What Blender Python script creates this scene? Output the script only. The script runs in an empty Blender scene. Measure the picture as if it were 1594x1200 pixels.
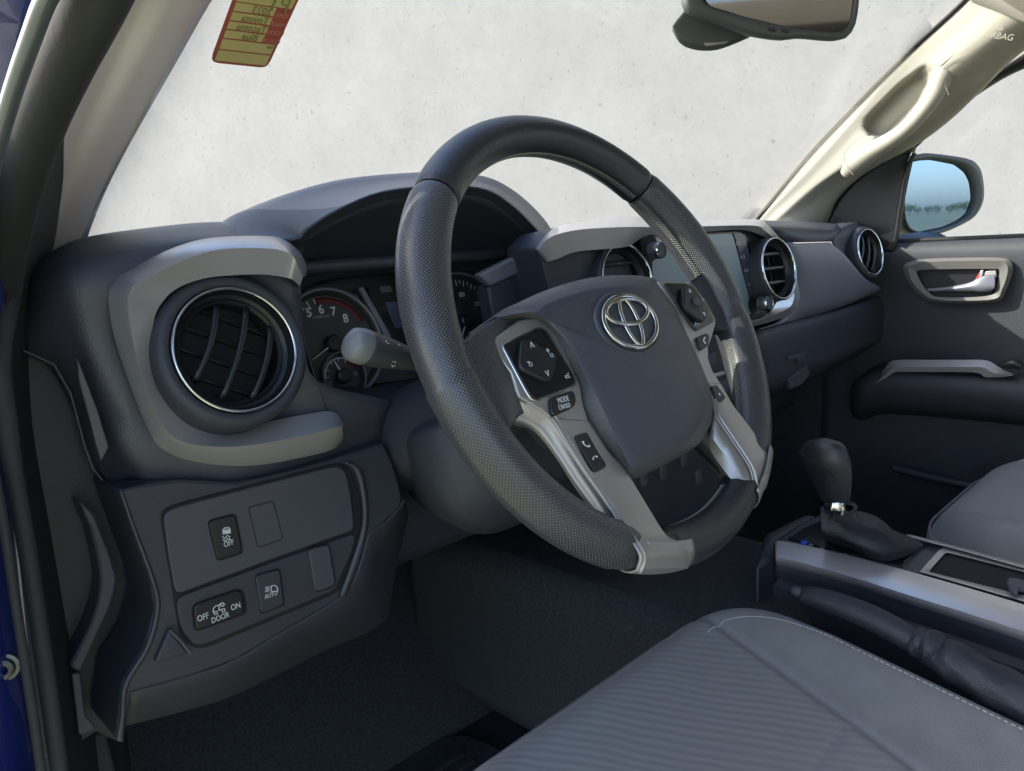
import bpy, bmesh, math, random
from mathutils import Vector, Matrix
R = math.radians
random.seed(7)
S = bpy.context.scene
COL = S.collection

# ------------------------------------------------------------ camera
YAW, PIT, ROLL, FPX = R(44.19), R(-10.40), R(-3.40), 1188.7
CAM = Vector((-.4728, -.3710, .0694))
Fv = Vector((math.sin(YAW)*math.cos(PIT), math.cos(YAW)*math.cos(PIT), math.sin(PIT)))
_r = Fv.cross(Vector((0, 0, 1))).normalized(); _u = _r.cross(Fv)
Rv = _r*math.cos(ROLL) + _u*math.sin(ROLL); Uv = -_r*math.sin(ROLL) + _u*math.cos(ROLL)
cd = bpy.data.cameras.new('camera'); cam = bpy.data.objects.new('camera', cd); COL.objects.link(cam)
cd.sensor_fit = 'HORIZONTAL'; cd.sensor_width = 36; cd.lens = FPX/1594*36
cd.clip_start = .01; cd.clip_end = 3000
cam.matrix_world = Matrix(((Rv.x, Uv.x, -Fv.x, CAM.x), (Rv.y, Uv.y, -Fv.y, CAM.y), (Rv.z, Uv.z, -Fv.z, CAM.z), (0, 0, 0, 1)))
S.camera = cam

# ------------------------------------------------------------ light
SUN_AZ, SUN_EL = R(-42), R(33)       # azimuth measured from +y (truck nose) towards +x
w = bpy.data.worlds.new('World'); S.world = w; w.use_nodes = True
nt = w.node_tree; bg = nt.nodes['Background']
sky = nt.nodes.new('ShaderNodeTexSky'); sky.sky_type = 'NISHITA'; sky.sun_disc = False
sky.sun_elevation = SUN_EL; sky.sun_rotation = SUN_AZ % (2*math.pi)
nt.links.new(sky.outputs[0], bg.inputs[0]); bg.inputs[1].default_value = .135
sky.air_density = .9; sky.dust_density = 1.6
sl = bpy.data.lights.new('sun', 'SUN'); sun = bpy.data.objects.new('sun', sl); COL.objects.link(sun)
sl.energy = 2.0; sl.angle = R(.55); sl.color = (1, .95, .85)
sd = Vector((math.sin(SUN_AZ)*math.cos(SUN_EL), math.cos(SUN_AZ)*math.cos(SUN_EL), math.sin(SUN_EL)))
sun.rotation_euler = sd.to_track_quat('Z', 'Y').to_euler()
S.view_settings.view_transform = 'Standard'; S.view_settings.look = 'None'
S.view_settings.exposure = 2.2; S.view_settings.gamma = 1
S.cycles.max_bounces = 8; S.cycles.diffuse_bounces = 5; S.cycles.glossy_bounces = 4
S.cycles.transparent_max_bounces = 12; S.cycles.caustics_reflective = False; S.cycles.caustics_refractive = False

# ------------------------------------------------------------ placing points: sight line of the photograph met with a known plane of the cab
def ray(px, py): return Fv + Rv*((px-797)/FPX) - Uv*((py-600)/FPX)
def X(px, py, v): d = ray(px, py); return CAM + d*((v-CAM.x)/d.x)
def Y(px, py, v): d = ray(px, py); return CAM + d*((v-CAM.y)/d.y)
def Z(px, py, v): d = ray(px, py); return CAM + d*((v-CAM.z)/d.z)
def PLN(P0, n):
    P0 = Vector(P0); n = Vector(n).normalized()
    def f(px, py, off=0):
        d = ray(px, py); return CAM + d*(((P0+n*off)-CAM).dot(n)/d.dot(n))
    return f
def azel(az, el):
    az, el = R(az), R(el)
    return Vector((math.sin(az)*math.cos(el), -math.cos(az)*math.cos(el), math.sin(el)))
TILT = R(25.52)
W1 = Vector((1, 0, 0)); W2 = Vector((0, math.sin(TILT), math.cos(TILT))); WN = Vector((0, -math.cos(TILT), math.sin(TILT)))
def Wl(u, v, h): return W1*u + W2*v + WN*h
def Wp(px, py, h=0): d = ray(px, py); return CAM + d*((h-CAM.dot(WN))/d.dot(WN))

# ------------------------------------------------------------ materials
MATS = {}
def mat(name, col, rough=.5, metal=0, spec=.5, bump=0, bscale=400, mottle=0, mscale=8, coat=0, sheen=0):
    m = bpy.data.materials.new(name); m.use_nodes = True
    t = m.node_tree; b = t.nodes['Principled BSDF']
    b.inputs['Base Color'].default_value = (*col, 1); b.inputs['Roughness'].default_value = rough
    b.inputs['Metallic'].default_value = metal; b.inputs['Specular IOR Level'].default_value = spec
    b.inputs['Coat Weight'].default_value = coat; b.inputs['Sheen Weight'].default_value = sheen
    tc = t.nodes.new('ShaderNodeTexCoord')
    if bump:
        n = t.nodes.new('ShaderNodeTexNoise'); n.inputs['Scale'].default_value = bscale; n.inputs['Detail'].default_value = 3
        t.links.new(tc.outputs['Object'], n.inputs['Vector'])
        bp = t.nodes.new('ShaderNodeBump'); bp.inputs['Strength'].default_value = bump; bp.inputs['Distance'].default_value = .001
        t.links.new(n.outputs[0], bp.inputs['Height']); t.links.new(bp.outputs[0], b.inputs['Normal'])
    if mottle:
        n = t.nodes.new('ShaderNodeTexNoise'); n.inputs['Scale'].default_value = mscale; n.inputs['Detail'].default_value = 5
        t.links.new(tc.outputs['Object'], n.inputs['Vector'])
        mr = t.nodes.new('ShaderNodeMapRange'); mr.inputs[1].default_value = .3; mr.inputs[2].default_value = .7
        mr.inputs[3].default_value = 1-mottle; mr.inputs[4].default_value = 1+mottle
        t.links.new(n.outputs[0], mr.inputs[0])
        mx = t.nodes.new('ShaderNodeVectorMath'); mx.operation = 'SCALE'; mx.inputs[0].default_value = col
        t.links.new(mr.outputs[0], mx.inputs['Scale']); t.links.new(mx.outputs[0], b.inputs['Base Color'])
        mr2 = t.nodes.new('ShaderNodeMapRange'); mr2.inputs[3].default_value = rough*.88; mr2.inputs[4].default_value = min(1, rough*1.12)
        t.links.new(n.outputs[0], mr2.inputs[0]); t.links.new(mr2.outputs[0], b.inputs['Roughness'])
    MATS[name] = m
    return m
PAD = mat('soft_pad', (0.0396, 0.0423, 0.0581), .43, spec=.75, bump=.55, bscale=900, mottle=.12)
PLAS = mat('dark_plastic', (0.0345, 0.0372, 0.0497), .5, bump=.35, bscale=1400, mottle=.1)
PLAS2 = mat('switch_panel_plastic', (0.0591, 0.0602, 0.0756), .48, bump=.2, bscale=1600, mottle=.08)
BLK = mat('black_plastic', (.012, .013, .016), .38, mottle=.1)
PIT = mat('deep_black', (.006, .006, .008), .8)
GLOSS = mat('gloss_black', (.010, .011, .014), .18)
SIL = mat('silver_paint', (.57, .54, .545), .29, metal=.55, bump=.06, bscale=2500, mottle=.04)
SILW = mat('wheel_silver', (0.3864, 0.3654, 0.3528), .40, metal=.72, bump=.04, bscale=2500, mottle=.04)
SILD = mat('satin_grey_trim', (0.1615, 0.1604, 0.1968), .42, metal=.1, bump=.1, bscale=1500, mottle=.05)
CHR = mat('chrome', (0.6400, 0.6400, 0.6400), .10, metal=1)
LEA = mat('smooth_leather', (0.0186, 0.0197, 0.0262), .38, spec=.7, bump=.5, bscale=700, mottle=.12)
HUBM = mat('airbag_cover', (0.0444, 0.0484, 0.0657), .45, spec=.7, bump=.5, bscale=800, mottle=.06)
HUBS = mat('lit_cover_edge', (0.090, 0.091, 0.096), .5, bump=.6, bscale=800, mottle=.06)  # paler copy of the cover; light on its edges put into the colour
FAB = mat('seat_fabric', (.212, .213, .212), .95, bump=.9, bscale=1500, mottle=.10, mscale=30, sheen=.15)
CARP = mat('carpet', (0.0371, 0.0415, 0.0465), 1, bump=1, bscale=500, mottle=.35, mscale=260)
VINYL = mat('vinyl', (0.0233, 0.0250, 0.0341), .55, bump=.6, bscale=500, mottle=.15)
BEI = mat('pillar_beige', (0.3292, 0.3153, 0.2721), .62, bump=.2, bscale=1800, mottle=.03)
HEAD = mat('headliner', (0.336, 0.312, 0.280), .95, bump=.5, bscale=1200, mottle=.05)
RUB = mat('rubber', (.020, .021, .024), .75, bump=.2, bscale=300, mottle=.2)
BLUE = mat('blue_paint', (.010, .022, .16), .22, coat=1)
BLUEF = mat('paint_edge', (0.0792, 0.0864, 0.1008), .3, coat=.6, mottle=.1)
WHT = mat('print_white', (0.600, 0.616, 0.624), .6)
PRG = mat('print_grey', (.30, .32, .33), .6)
EMB = mat('embossed_beige', (.27, .26, .22), .7)
REDM = mat('red_mark', (.55, .03, .03), .5)
REDD = mat('redline_print', (0.0960, 0.0072, 0.0084), .6)
GAUG = mat('gauge_face', (.028, .028, .031), .35)
BOLT = mat('bolt_steel', (.12, .12, .12), .4, metal=.8, mottle=.3, mscale=80)
MIRR = mat('sky_tinted_mirror', (0.1658, 0.2321, 0.3525), .02, metal=1)  # blue of the mirrored sky is put into the tint
MIRT = mat('tinted_mirror', (0.1485, 0.1431, 0.1350), .04, metal=1)
SCRN = mat('screen_glass', (.19, .26, .31), .38, spec=1.0, coat=.3)  # bluish reflected haze is put into the base colour
THR = mat('thread_grey', (.16, .17, .17), .8)
THL = mat('thread_light', (.24, .24, .21), .8)

def perf():
    m = mat('perforated_leather', (.024, .026, .030), .36, spec=.8)
    t = m.node_tree; b = t.nodes['Principled BSDF']
    uv = t.nodes.new('ShaderNodeUVMap'); uv.uv_map = 'UVMap'
    def vm(op, a, bb=None):
        n = t.nodes.new('ShaderNodeVectorMath'); n.operation = op
        if isinstance(a, tuple): n.inputs[0].default_value = a
        else: t.links.new(a, n.inputs[0])
        if bb is not None: n.inputs[1].default_value = bb
        return n
    sc = vm('MULTIPLY', uv.outputs[0], (1, 1, 0))
    d = []
    for off in ((0, 0, 0), (.5, .5, 0)):
        a = vm('ADD', sc.outputs[0], off); fr = vm('FRACTION', a.outputs[0]); s = vm('SUBTRACT', fr.outputs[0], (.5, .5, 0))
        l = vm('LENGTH', s.outputs[0]); d.append(l.outputs['Value'])
    mn = t.nodes.new('ShaderNodeMath'); mn.operation = 'MINIMUM'; t.links.new(d[0], mn.inputs[0]); t.links.new(d[1], mn.inputs[1])
    mr = t.nodes.new('ShaderNodeMapRange'); mr.interpolation_type = 'SMOOTHSTEP'
    mr.inputs[1].default_value = .12; mr.inputs[2].default_value = .27; t.links.new(mn.outputs[0], mr.inputs[0])
    bp = t.nodes.new('ShaderNodeBump'); bp.inputs['Strength'].default_value = 1; bp.inputs['Distance'].default_value = .0005
    t.links.new(mr.outputs[0], bp.inputs['Height']); t.links.new(bp.outputs[0], b.inputs['Normal'])
    mx = t.nodes.new('ShaderNodeMix'); mx.data_type = 'RGBA'
    mx.inputs[6].default_value = (.105, .108, .120, 1); mx.inputs[7].default_value = (.021, .022, .027, 1)  # paler holes: their glint is put into the leather colour
    t.links.new(mr.outputs[0], mx.inputs[0]); t.links.new(mx.outputs[2], b.inputs['Base Color'])
    return m
PERF = perf()

def glass(name, tint=(.97, .985, .975), amt=.06):
    m = bpy.data.materials.new(name); m.use_nodes = True; t = m.node_tree; t.nodes.clear()
    o = t.nodes.new('ShaderNodeOutputMaterial'); mx = t.nodes.new('ShaderNodeMixShader')
    tr = t.nodes.new('ShaderNodeBsdfTransparent'); tr.inputs[0].default_value = (*tint, 1)
    gl = t.nodes.new('ShaderNodeBsdfGlossy'); gl.inputs['Roughness'].default_value = .02
    lw = t.nodes.new('ShaderNodeLayerWeight'); lw.inputs[0].default_value = .5
    pw = t.nodes.new('ShaderNodeMath'); pw.operation = 'POWER'; pw.inputs[1].default_value = 5; t.links.new(lw.outputs['Facing'], pw.inputs[0])
    ma = t.nodes.new('ShaderNodeMath'); ma.operation = 'MULTIPLY_ADD'; ma.inputs[1].default_value = .5; ma.inputs[2].default_value = .012; t.links.new(pw.outputs[0], ma.inputs[0])
    t.links.new(ma.outputs[0], mx.inputs[0]); t.links.new(tr.outputs[0], mx.inputs[1]); t.links.new(gl.outputs[0], mx.inputs[2])
    t.links.new(mx.outputs[0], o.inputs[0]); return m
GLASS = glass('window_glass')

def concrete():
    m = mat('pale_concrete', (.362, .334, .330), .9)
    t = m.node_tree; b = t.nodes['Principled BSDF']
    tc = t.nodes.new('ShaderNodeTexCoord')
    def noise(sc, det, ro=.5):
        n = t.nodes.new('ShaderNodeTexNoise'); n.inputs['Scale'].default_value = sc; n.inputs['Detail'].default_value = det
        n.inputs['Roughness'].default_value = ro; t.links.new(tc.outputs['Object'], n.inputs['Vector']); return n.outputs[0]
    def rng(s, a, b_, c, d):
        n = t.nodes.new('ShaderNodeMapRange'); n.inputs[1].default_value = a; n.inputs[2].default_value = b_
        n.inputs[3].default_value = c; n.inputs[4].default_value = d; t.links.new(s, n.inputs[0]); return n.outputs[0]
    def mul(a, c):
        n = t.nodes.new('ShaderNodeMath'); n.operation = 'MULTIPLY'; t.links.new(a, n.inputs[0]); t.links.new(c, n.inputs[1]); return n.outputs[0]
    a = rng(noise(1.6, 10, .72), .3, .7, .88, 1.06)
    f = rng(noise(14, 6, .8), .3, .7, .93, 1.03)
    sp = rng(noise(26, 2, .4), .23, .33, .74, 1)          # small dark pits
    sp2 = rng(noise(7, 9, .85), .28, .38, .84, 1)
    k = mul(mul(a, f), mul(sp, sp2))
    s = t.nodes.new('ShaderNodeVectorMath'); s.operation = 'SCALE'; s.inputs[0].default_value = (.362, .334, .330)
    t.links.new(k, s.inputs['Scale']); t.links.new(s.outputs[0], b.inputs['Base Color'])
    bp = t.nodes.new('ShaderNodeBump'); bp.inputs['Strength'].default_value = .25; bp.inputs['Distance'].default_value = .01
    t.links.new(k, bp.inputs['Height']); t.links.new(bp.outputs[0], b.inputs['Normal'])
    return m
CONC = concrete()

def seatmat():
    m = mat('ribbed_seat_fabric', (.22, .23, .24), .95, sheen=.15)
    t = m.node_tree; b = t.nodes['Principled BSDF']
    tc = t.nodes.new('ShaderNodeTexCoord')
    wv = t.nodes.new('ShaderNodeTexWave'); wv.wave_type = 'BANDS'; wv.bands_direction = 'Y'
    wv.inputs['Scale'].default_value = 36; wv.inputs['Distortion'].default_value = 3.6; wv.inputs['Detail'].default_value = 1
    wv.inputs['Detail Scale'].default_value = .5
    mp = t.nodes.new('ShaderNodeMapping'); mp.inputs['Rotation'].default_value = (0, 0, R(53)); mp.inputs['Scale'].default_value = (1, 1, 1)
    t.links.new(tc.outputs['Object'], mp.inputs[0]); t.links.new(mp.outputs[0], wv.inputs['Vector'])
    n = t.nodes.new('ShaderNodeTexNoise'); n.inputs['Scale'].default_value = 1500; t.links.new(tc.outputs['Object'], n.inputs['Vector'])
    ad = t.nodes.new('ShaderNodeMath'); ad.operation = 'MULTIPLY_ADD'; ad.inputs[1].default_value = .35
    t.links.new(n.outputs[0], ad.inputs[0]); t.links.new(wv.outputs[1], ad.inputs[2])
    bp = t.nodes.new('ShaderNodeBump'); bp.inputs['Strength'].default_value = .5; bp.inputs['Distance'].default_value = .0005
    t.links.new(ad.outputs[0], bp.inputs['Height']); t.links.new(bp.outputs[0], b.inputs['Normal'])
    mx = t.nodes.new('ShaderNodeMix'); mx.data_type = 'RGBA'
    mx.inputs[6].default_value = (.197, .198, .199, 1); mx.inputs[7].default_value = (.221, .222, .222, 1)
    t.links.new(wv.outputs[1], mx.inputs[0]); t.links.new(mx.outputs[2], b.inputs['Base Color'])
    return m
FABR = seatmat()

# ------------------------------------------------------------ builders
def thing(name, label, cat, loc=(0, 0, 0), group=None):
    o = bpy.data.objects.new(name, None); COL.objects.link(o); o.location = loc
    o.empty_display_size = .05
    o['label'] = label; o['category'] = cat
    if group: o['group'] = group
    return o
def link(name, me, parent):
    o = bpy.data.objects.new(name, me); COL.objects.link(o)
    if parent is not None:
        o.parent = parent; l = parent; off = Vector((0, 0, 0))
        while l is not None: off += Vector(l.location); l = l.parent
        me.transform(Matrix.Translation(-off))
    return o
def mesh(name, vs, fs, m, parent=None, bevel=0, bseg=2, sharp=35, solid=0, subs=0, uv=None, smooth=True):
    me = bpy.data.meshes.new(name); me.from_pydata([tuple(v) for v in vs], [], fs)
    if uv:
        l = me.uv_layers.new(name='UVMap')
        for p in me.polygons:
            for li, vi in zip(p.loop_indices, p.vertices): l.data[li].uv = uv[vi]
    me.materials.append(m); me.update()
    if smooth: me.shade_smooth()
    if sharp and smooth: me.set_sharp_from_angle(angle=R(sharp))
    o = link(name, me, parent)
    if solid:
        md = o.modifiers.new('s', 'SOLIDIFY'); md.thickness = solid; md.offset = -1
    if bevel:
        md = o.modifiers.new('b', 'BEVEL'); md.width = bevel; md.segments = bseg; md.limit_method = 'ANGLE'; md.angle_limit = R(30); md.harden_normals = False
    if subs:
        md = o.modifiers.new('u', 'SUBSURF'); md.levels = md.render_levels = subs
    return o
def cr(P, n, closed=False):
    """Catmull-Rom through points, n samples per span"""
    out = []; L = len(P); rg = range(L if closed else L-1)
    for i in rg:
        g = (lambda k: P[k % L]) if closed else (lambda k: P[min(max(k, 0), L-1)])
        a, b, c, d = g(i-1), g(i), g(i+1), g(i+2)
        for j in range(n):
            t = j/n
            out.append(((b*2) + (c-a)*t + (a*2-b*5+c*4-d)*t*t + (b*3-a-c*3+d)*t**3)*.5)
    if not closed: out.append(P[-1].copy())
    return out
def facing(vs, fs, view=None):
    view = view or CAM; s = 0
    for f in fs[::max(1, len(fs)//60)]:
        a, b, c = vs[f[0]], vs[f[1]], vs[f[2]]
        s += (b-a).cross(c-a).normalized().dot((view-a).normalized())
    return fs if s >= 0 else [tuple(reversed(f)) for f in fs]
def sheet(name, rows, m, parent=None, nu=4, nv=4, solid=.002, sharp=0, linv=False, closed=False, bevel=0, view=None):
    if nu > 1: rows = [cr(r, nu, closed) for r in rows]
    if nv > 1 and not linv:
        cols = [cr([r[i] for r in rows], nv) for i in range(len(rows[0]))]
        rows = [[c[j] for c in cols] for j in range(len(cols[0]))]
    n = len(rows[0]); vs = [p for r in rows for p in r]; fs = []
    for i in range(len(rows)-1):
        for j in range(n if closed else n-1):
            k = (j+1) % n
            fs.append((i*n+j, i*n+k, (i+1)*n+k, (i+1)*n+j))
    fs = facing(vs, fs, view)
    return mesh(name, vs, fs, m, parent, solid=solid, sharp=sharp or (30 if linv else 0), bevel=bevel)
def soften(P, k=1, it=2):
    """corner cutting of a closed outline"""
    for _ in range(it):
        Q = []
        for i in range(len(P)):
            a, b = P[i], P[(i+1) % len(P)]
            d = (b-a).length; c = min(.25, k/max(d, 1e-9))
            Q += [a.lerp(b, c), a.lerp(b, 1-c)]
        P = Q
    return P
def plate(name, P, th, m, parent=None, bevel=.001, rnd=0, it=2, bseg=2):
    if rnd: P = soften(P, rnd, it)
    n = Vector((0, 0, 0))
    for i in range(len(P)): n += (P[i]-P[0]).cross(P[(i+1) % len(P)]-P[0])
    n.normalize(); c = sum(P, Vector())/len(P)
    if n.dot(CAM-c) < 0: P = P[::-1]; n = -n
    L = len(P); vs = list(P) + [p-n*th for p in P]
    fs = [tuple(range(L)), tuple(range(2*L-1, L-1, -1))] + [(i, i+L, (i+1) % L+L, (i+1) % L) for i in range(L)]
    return mesh(name, vs, fs, m, parent, bevel=bevel, bseg=bseg)
def loops(name, LL, m, parent=None, cap=True, capback=False, sharp=0, uv=None, solid=0):
    """stack of closed loops with equal counts; last one capped"""
    n = len(LL[0]); vs = [p for l in LL for p in l]; fs = []
    for i in range(len(LL)-1):
        for j in range(n): fs.append((i*n+j, i*n+(j+1) % n, (i+1)*n+(j+1) % n, (i+1)*n+j))
    if cap:
        c = len(vs); vs.append(sum(LL[-1], Vector())/n)
        for j in range(n): fs.append(((len(LL)-1)*n+j, (len(LL)-1)*n+(j+1) % n, c))
    if capback:
        c = len(vs); vs.append(sum(LL[0], Vector())/n)
        for j in range(n): fs.append(((j+1) % n, j, c))
    me_ = mesh(name, vs, fs, m, parent, sharp=sharp, solid=solid)
    bm = bmesh.new(); bm.from_mesh(me_.data); bmesh.ops.recalc_face_normals(bm, faces=bm.faces); bm.to_mesh(me_.data); bm.free()
    return me_
def rloop(P, N):
    """resample closed polyline to N by arc length"""
    L = len(P); d = [0]
    for i in range(L): d.append(d[-1]+(P[(i+1) % L]-P[i]).length)
    out = []; j = 0
    for k in range(N):
        s = d[-1]*k/N
        while d[j+1] < s: j += 1
        out.append(P[j].lerp(P[(j+1) % L], (s-d[j])/max(1e-9, d[j+1]-d[j])))
    return out
def basis(n):
    n = Vector(n).normalized(); a = n.cross(Vector((0, 0, 1)))
    if a.length < 1e-3: a = Vector((1, 0, 0))
    a.normalize(); return -a, a.cross(n)*-1 if False else n.cross(-a), n   # right-ish, up-ish, normal
def lathe(name, c, n, prof, m, parent=None, seg=64, sharp=30, sx=1, sy=1, close=False):
    """prof: list of (radius, height along n)"""
    a, b, n = basis(n); c = Vector(c); vs = []; fs = []
    for r, h in prof:
        for k in range(seg):
            t = 2*math.pi*k/seg; vs.append(c + a*(r*sx*math.cos(t)) + b*(r*sy*math.sin(t)) + n*h)
    L = len(prof)
    for i in range(L if close else L-1):
        for k in range(seg):
            i2 = (i+1) % L
            fs.append((i*seg+k, i*seg+(k+1) % seg, i2*seg+(k+1) % seg, i2*seg+k))
    o = mesh(name, vs, fs, m, parent, sharp=0)
    bm = bmesh.new(); bm.from_mesh(o.data); bmesh.ops.recalc_face_normals(bm, faces=bm.faces); bm.to_mesh(o.data); bm.free()
    if sharp: o.data.set_sharp_from_angle(angle=R(sharp))
    return o
def tubedata(P, rad, seg=12, flat=None):
    vs = []; fs = []; n = len(P)
    if not isinstance(rad, (list, tuple)): rad = [rad]*n
    up = None
    for i in range(n):
        t = (P[min(i+1, n-1)]-P[max(i-1, 0)]).normalized()
        if up is None:
            up = t.cross(Vector((.3, .2, 1))).normalized()
        up = (up - t*up.dot(t)).normalized(); s = t.cross(up)
        for k in range(seg):
            q = 2*math.pi*k/seg; vs.append(P[i]+(up*math.cos(q)+s*math.sin(q))*rad[i])
    for i in range(n-1):
        for k in range(seg): fs.append((i*seg+k, i*seg+(k+1) % seg, (i+1)*seg+(k+1) % seg, (i+1)*seg+k))
    fs.append(tuple(range(seg-1, -1, -1))); fs.append(tuple(range((n-1)*seg, n*seg)))
    return vs, fs
def tube(name, P, rad, m, parent=None, seg=12, sm=0):
    if sm:
        if isinstance(rad, (list, tuple)): rad = [v.x for v in cr([Vector((r, 0, 0)) for r in rad], sm)]
        P = cr(P, sm)
    vs, fs = tubedata(P, rad, seg); return mesh(name, vs, fs, m, parent, sharp=50)
def multi(name, parts, m, parent=None, sharp=40):
    vs = []; fs = []
    for v, f in parts:
        b = len(vs); vs += v; fs += [tuple(i+b for i in q) for q in f]
    return mesh(name, vs, fs, m, parent, sharp=sharp)
def boxdata(c, a, b, n, sx, sy, sz):
    c = Vector(c); vs = [c+a*(i*sx/2)+b*(j*sy/2)+n*(k*sz/2) for k in (-1, 1) for j in (-1, 1) for i in (-1, 1)]
    return vs, [(0, 2, 3, 1), (4, 5, 7, 6), (0, 1, 5, 4), (2, 6, 7, 3), (0, 4, 6, 2), (1, 3, 7, 5)]
def box(name, lo, hi, m, parent=None, bevel=.004):
    lo = Vector(lo); hi = Vector(hi); c = (lo+hi)/2; d = hi-lo
    v, f = boxdata(c, Vector((1, 0, 0)), Vector((0, 1, 0)), Vector((0, 0, 1)), d.x, d.y, d.z)
    return mesh(name, v, f, m, parent, bevel=bevel)
_DG = []
def text(name, body, c, xd, yd, size, m, parent=None, mirror=False, shear=0, th=.00015, bold=0, nar=1):
    """flat print, letters laid in the plane (xd, yd) centred on c"""
    cu = bpy.data.curves.new(name, 'FONT'); cu.body = body; cu.size = size; cu.align_x = 'CENTER'; cu.align_y = 'CENTER'
    cu.extrude = th; cu.offset = bold; cu.resolution_u = 3
    o = bpy.data.objects.new(name+'_tmp', cu); COL.objects.link(o)
    dg = bpy.context.evaluated_depsgraph_get()
    me = bpy.data.meshes.new_from_object(o.evaluated_get(dg)); bpy.data.objects.remove(o)
    xd = Vector(xd).normalized(); yd = Vector(yd); yd = (yd-xd*yd.dot(xd)).normalized() if not shear else yd.normalized()
    n = xd.cross(yd).normalized(); s = -1 if mirror else 1
    for v in me.vertices: v.co = Vector(c)+xd*v.co.x*s*nar+yd*v.co.y+n*(v.co.z*s)
    me.materials.clear(); me.materials.append(m); me.name = name
    return link(name, me, parent)
def struct(o): o['kind'] = 'structure'; return o
def P2(fn, pts, *a): return [fn(x, y, *a) for x, y in pts]

# ============================================================ SETTING
GZ = -1.35
struct(plate('ground', [Vector((-900, -900, GZ)), Vector((900, -900, GZ)), Vector((900, 900, GZ)), Vector((-900, 900, GZ))], .5,
             mat('pale_asphalt', (.27, .28, .16), .9, mottle=.15, mscale=.05, bump=.3, bscale=30), bevel=0))
# pale concrete wall standing beyond the truck, ahead and to its right
wd = Vector((math.sin(R(64)), math.cos(R(64)), 0)); wa = Vector((wd.y, -wd.x, 0)); wc = wd*6.2
wall = plate('concrete_wall', [wc-wa*12+Vector((0, 0, GZ)), wc+wa*12+Vector((0, 0, GZ)), wc+wa*12+Vector((0, 0, 6.0)), wc-wa*12+Vector((0, 0, 6.0))], .3, CONC, bevel=.01)
wall['label'] = 'pale grey pitted concrete wall beyond the windshield and passenger window'; wall['category'] = 'wall'
# far treeline behind the truck, seen only in the door mirror
TR = mat('foliage', (.05, .085, .03), .9, mottle=.4, mscale=.3)
TRK = mat('bark', (.09, .07, .05), .9)
def tree(x, y, h, lab):
    t = thing('tree', lab, 'tree', (x, y, GZ), 'trees far behind the truck')
    rnd = random.Random(x*7+y)
    vs = []; fs = []
    for k in range(420):
        th = rnd.uniform(0, 6.28); ph = math.acos(rnd.uniform(-1, 1)); rr = rnd.uniform(.55, 1)**.6*(.8+.35*math.sin(3*th+x)*math.sin(2*ph))
        p = Vector((x+h*.55*rr*math.sin(ph)*math.cos(th), y+h*.55*rr*math.sin(ph)*math.sin(th), GZ+h*.6+h*.38*rr*math.cos(ph)))
        s = h*.06; d = [Vector((rnd.uniform(-1, 1), rnd.uniform(-1, 1), rnd.uniform(-1, 1)))*s for _ in range(3)]
        b = len(vs); vs += [p+q for q in d]; fs.append((b, b+1, b+2))
    mesh('crown', vs, fs, TR, t, smooth=False)
    tube('trunk', [Vector((x, y, GZ)), Vector((x+.2, y, GZ+h*.3)), Vector((x, y+.2, GZ+h*.7))], [h*.03, h*.022, h*.01], TRK, t, 8)
    return t

# ============================================================ STEERING WHEEL
sw = thing('steering_wheel', 'black leather steering wheel with silver spokes, thumb switches and chrome emblem', 'steering wheel')
RW = .172
def rim_rad(th):
    d = math.degrees(th) % 360
    g = math.exp(-((d-158)/26)**2) + math.exp(-((d-22)/26)**2)
    return .0162 + .0022*g + (.0012 if 185 < d < 240 or 300 < d < 355 else 0)
def rimpt(th, ph, dr=0):
    r = rim_rad(th)+dr
    q = math.cos(ph); s = math.sin(ph)
    return Wl(math.cos(th)*(RW+r*q*.98), math.sin(th)*(RW+r*q*.98), r*s*1.02)
def rimsec(name, a0, a1, m, n=120, ns=32, ex=0):
    vs = []; fs = []; uv = []
    rows = n
    for i in range(rows+1):
        th = R(a0+(a1-a0)*i/rows)
        e = min(i, rows-i)
        dr = ex-.0011*max(0, 1-e/2.0)                      # tuck at the seams
        for k in range(ns+1):
            ph = 2*math.pi*k/ns
            c = -.0011*math.exp(-((ph-math.pi)/.07)**2)   # sewn crease facing the hub
            vs.append(rimpt(th, ph, dr+c)); uv.append((RW*th/.0026, .106*k/ns/.0026))
    for i in range(rows):
        for k in range(ns): a = i*(ns+1)+k; fs.append((a, a+ns+1, a+ns+2, a+1))
    vs0 = vs
    s = (vs[fs[0][1]]-vs[fs[0][0]]).cross(vs[fs[0][2]]-vs[fs[0][0]]).dot(vs[fs[0][0]]-Wl(math.cos(R(a0))*RW, math.sin(R(a0))*RW, 0))
    if s < 0: fs = [tuple(reversed(f)) for f in fs]
    return mesh(name, vs, fs, m, sw, sharp=0, uv=uv)
rimsec('rim_leather', 47.5, 137.5, LEA)['label'] = 'smooth black leather over the top of the rim'
rimsec('rim_grip', 138.0, 243.6, PERF)['label'] = 'perforated leather grip on the left of the rim'
rimsec('rim_grip', -51, 47.0, PERF)['label'] = 'perforated leather grip on the right of the rim'
rimsec('rim_leather', 256, 298, LEA)['label'] = 'smooth black leather at the bottom of the rim'
core = []
# stitching along the inside of the rim
st = []
for a0, a1 in ((48.5, 136.5), (139, 172), (8, 46.5), (262, 292), (-44, -14), (190, 240)):
    n = int((a1-a0)/.85)
    for i in range(n):
        th = R(a0+(a1-a0)*(i+.5)/n)
        p0 = rimpt(th-R(.35), math.pi-.125, .0004); p1 = rimpt(th+R(.15), math.pi, .0002); p2 = rimpt(th-R(.35), math.pi+.125, .0004)
        st.append(tubedata([p0, p1, p2], .00036, 5))
o = multi('stitching', st, THL, sw); o['kind'] = 'stuff'

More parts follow.
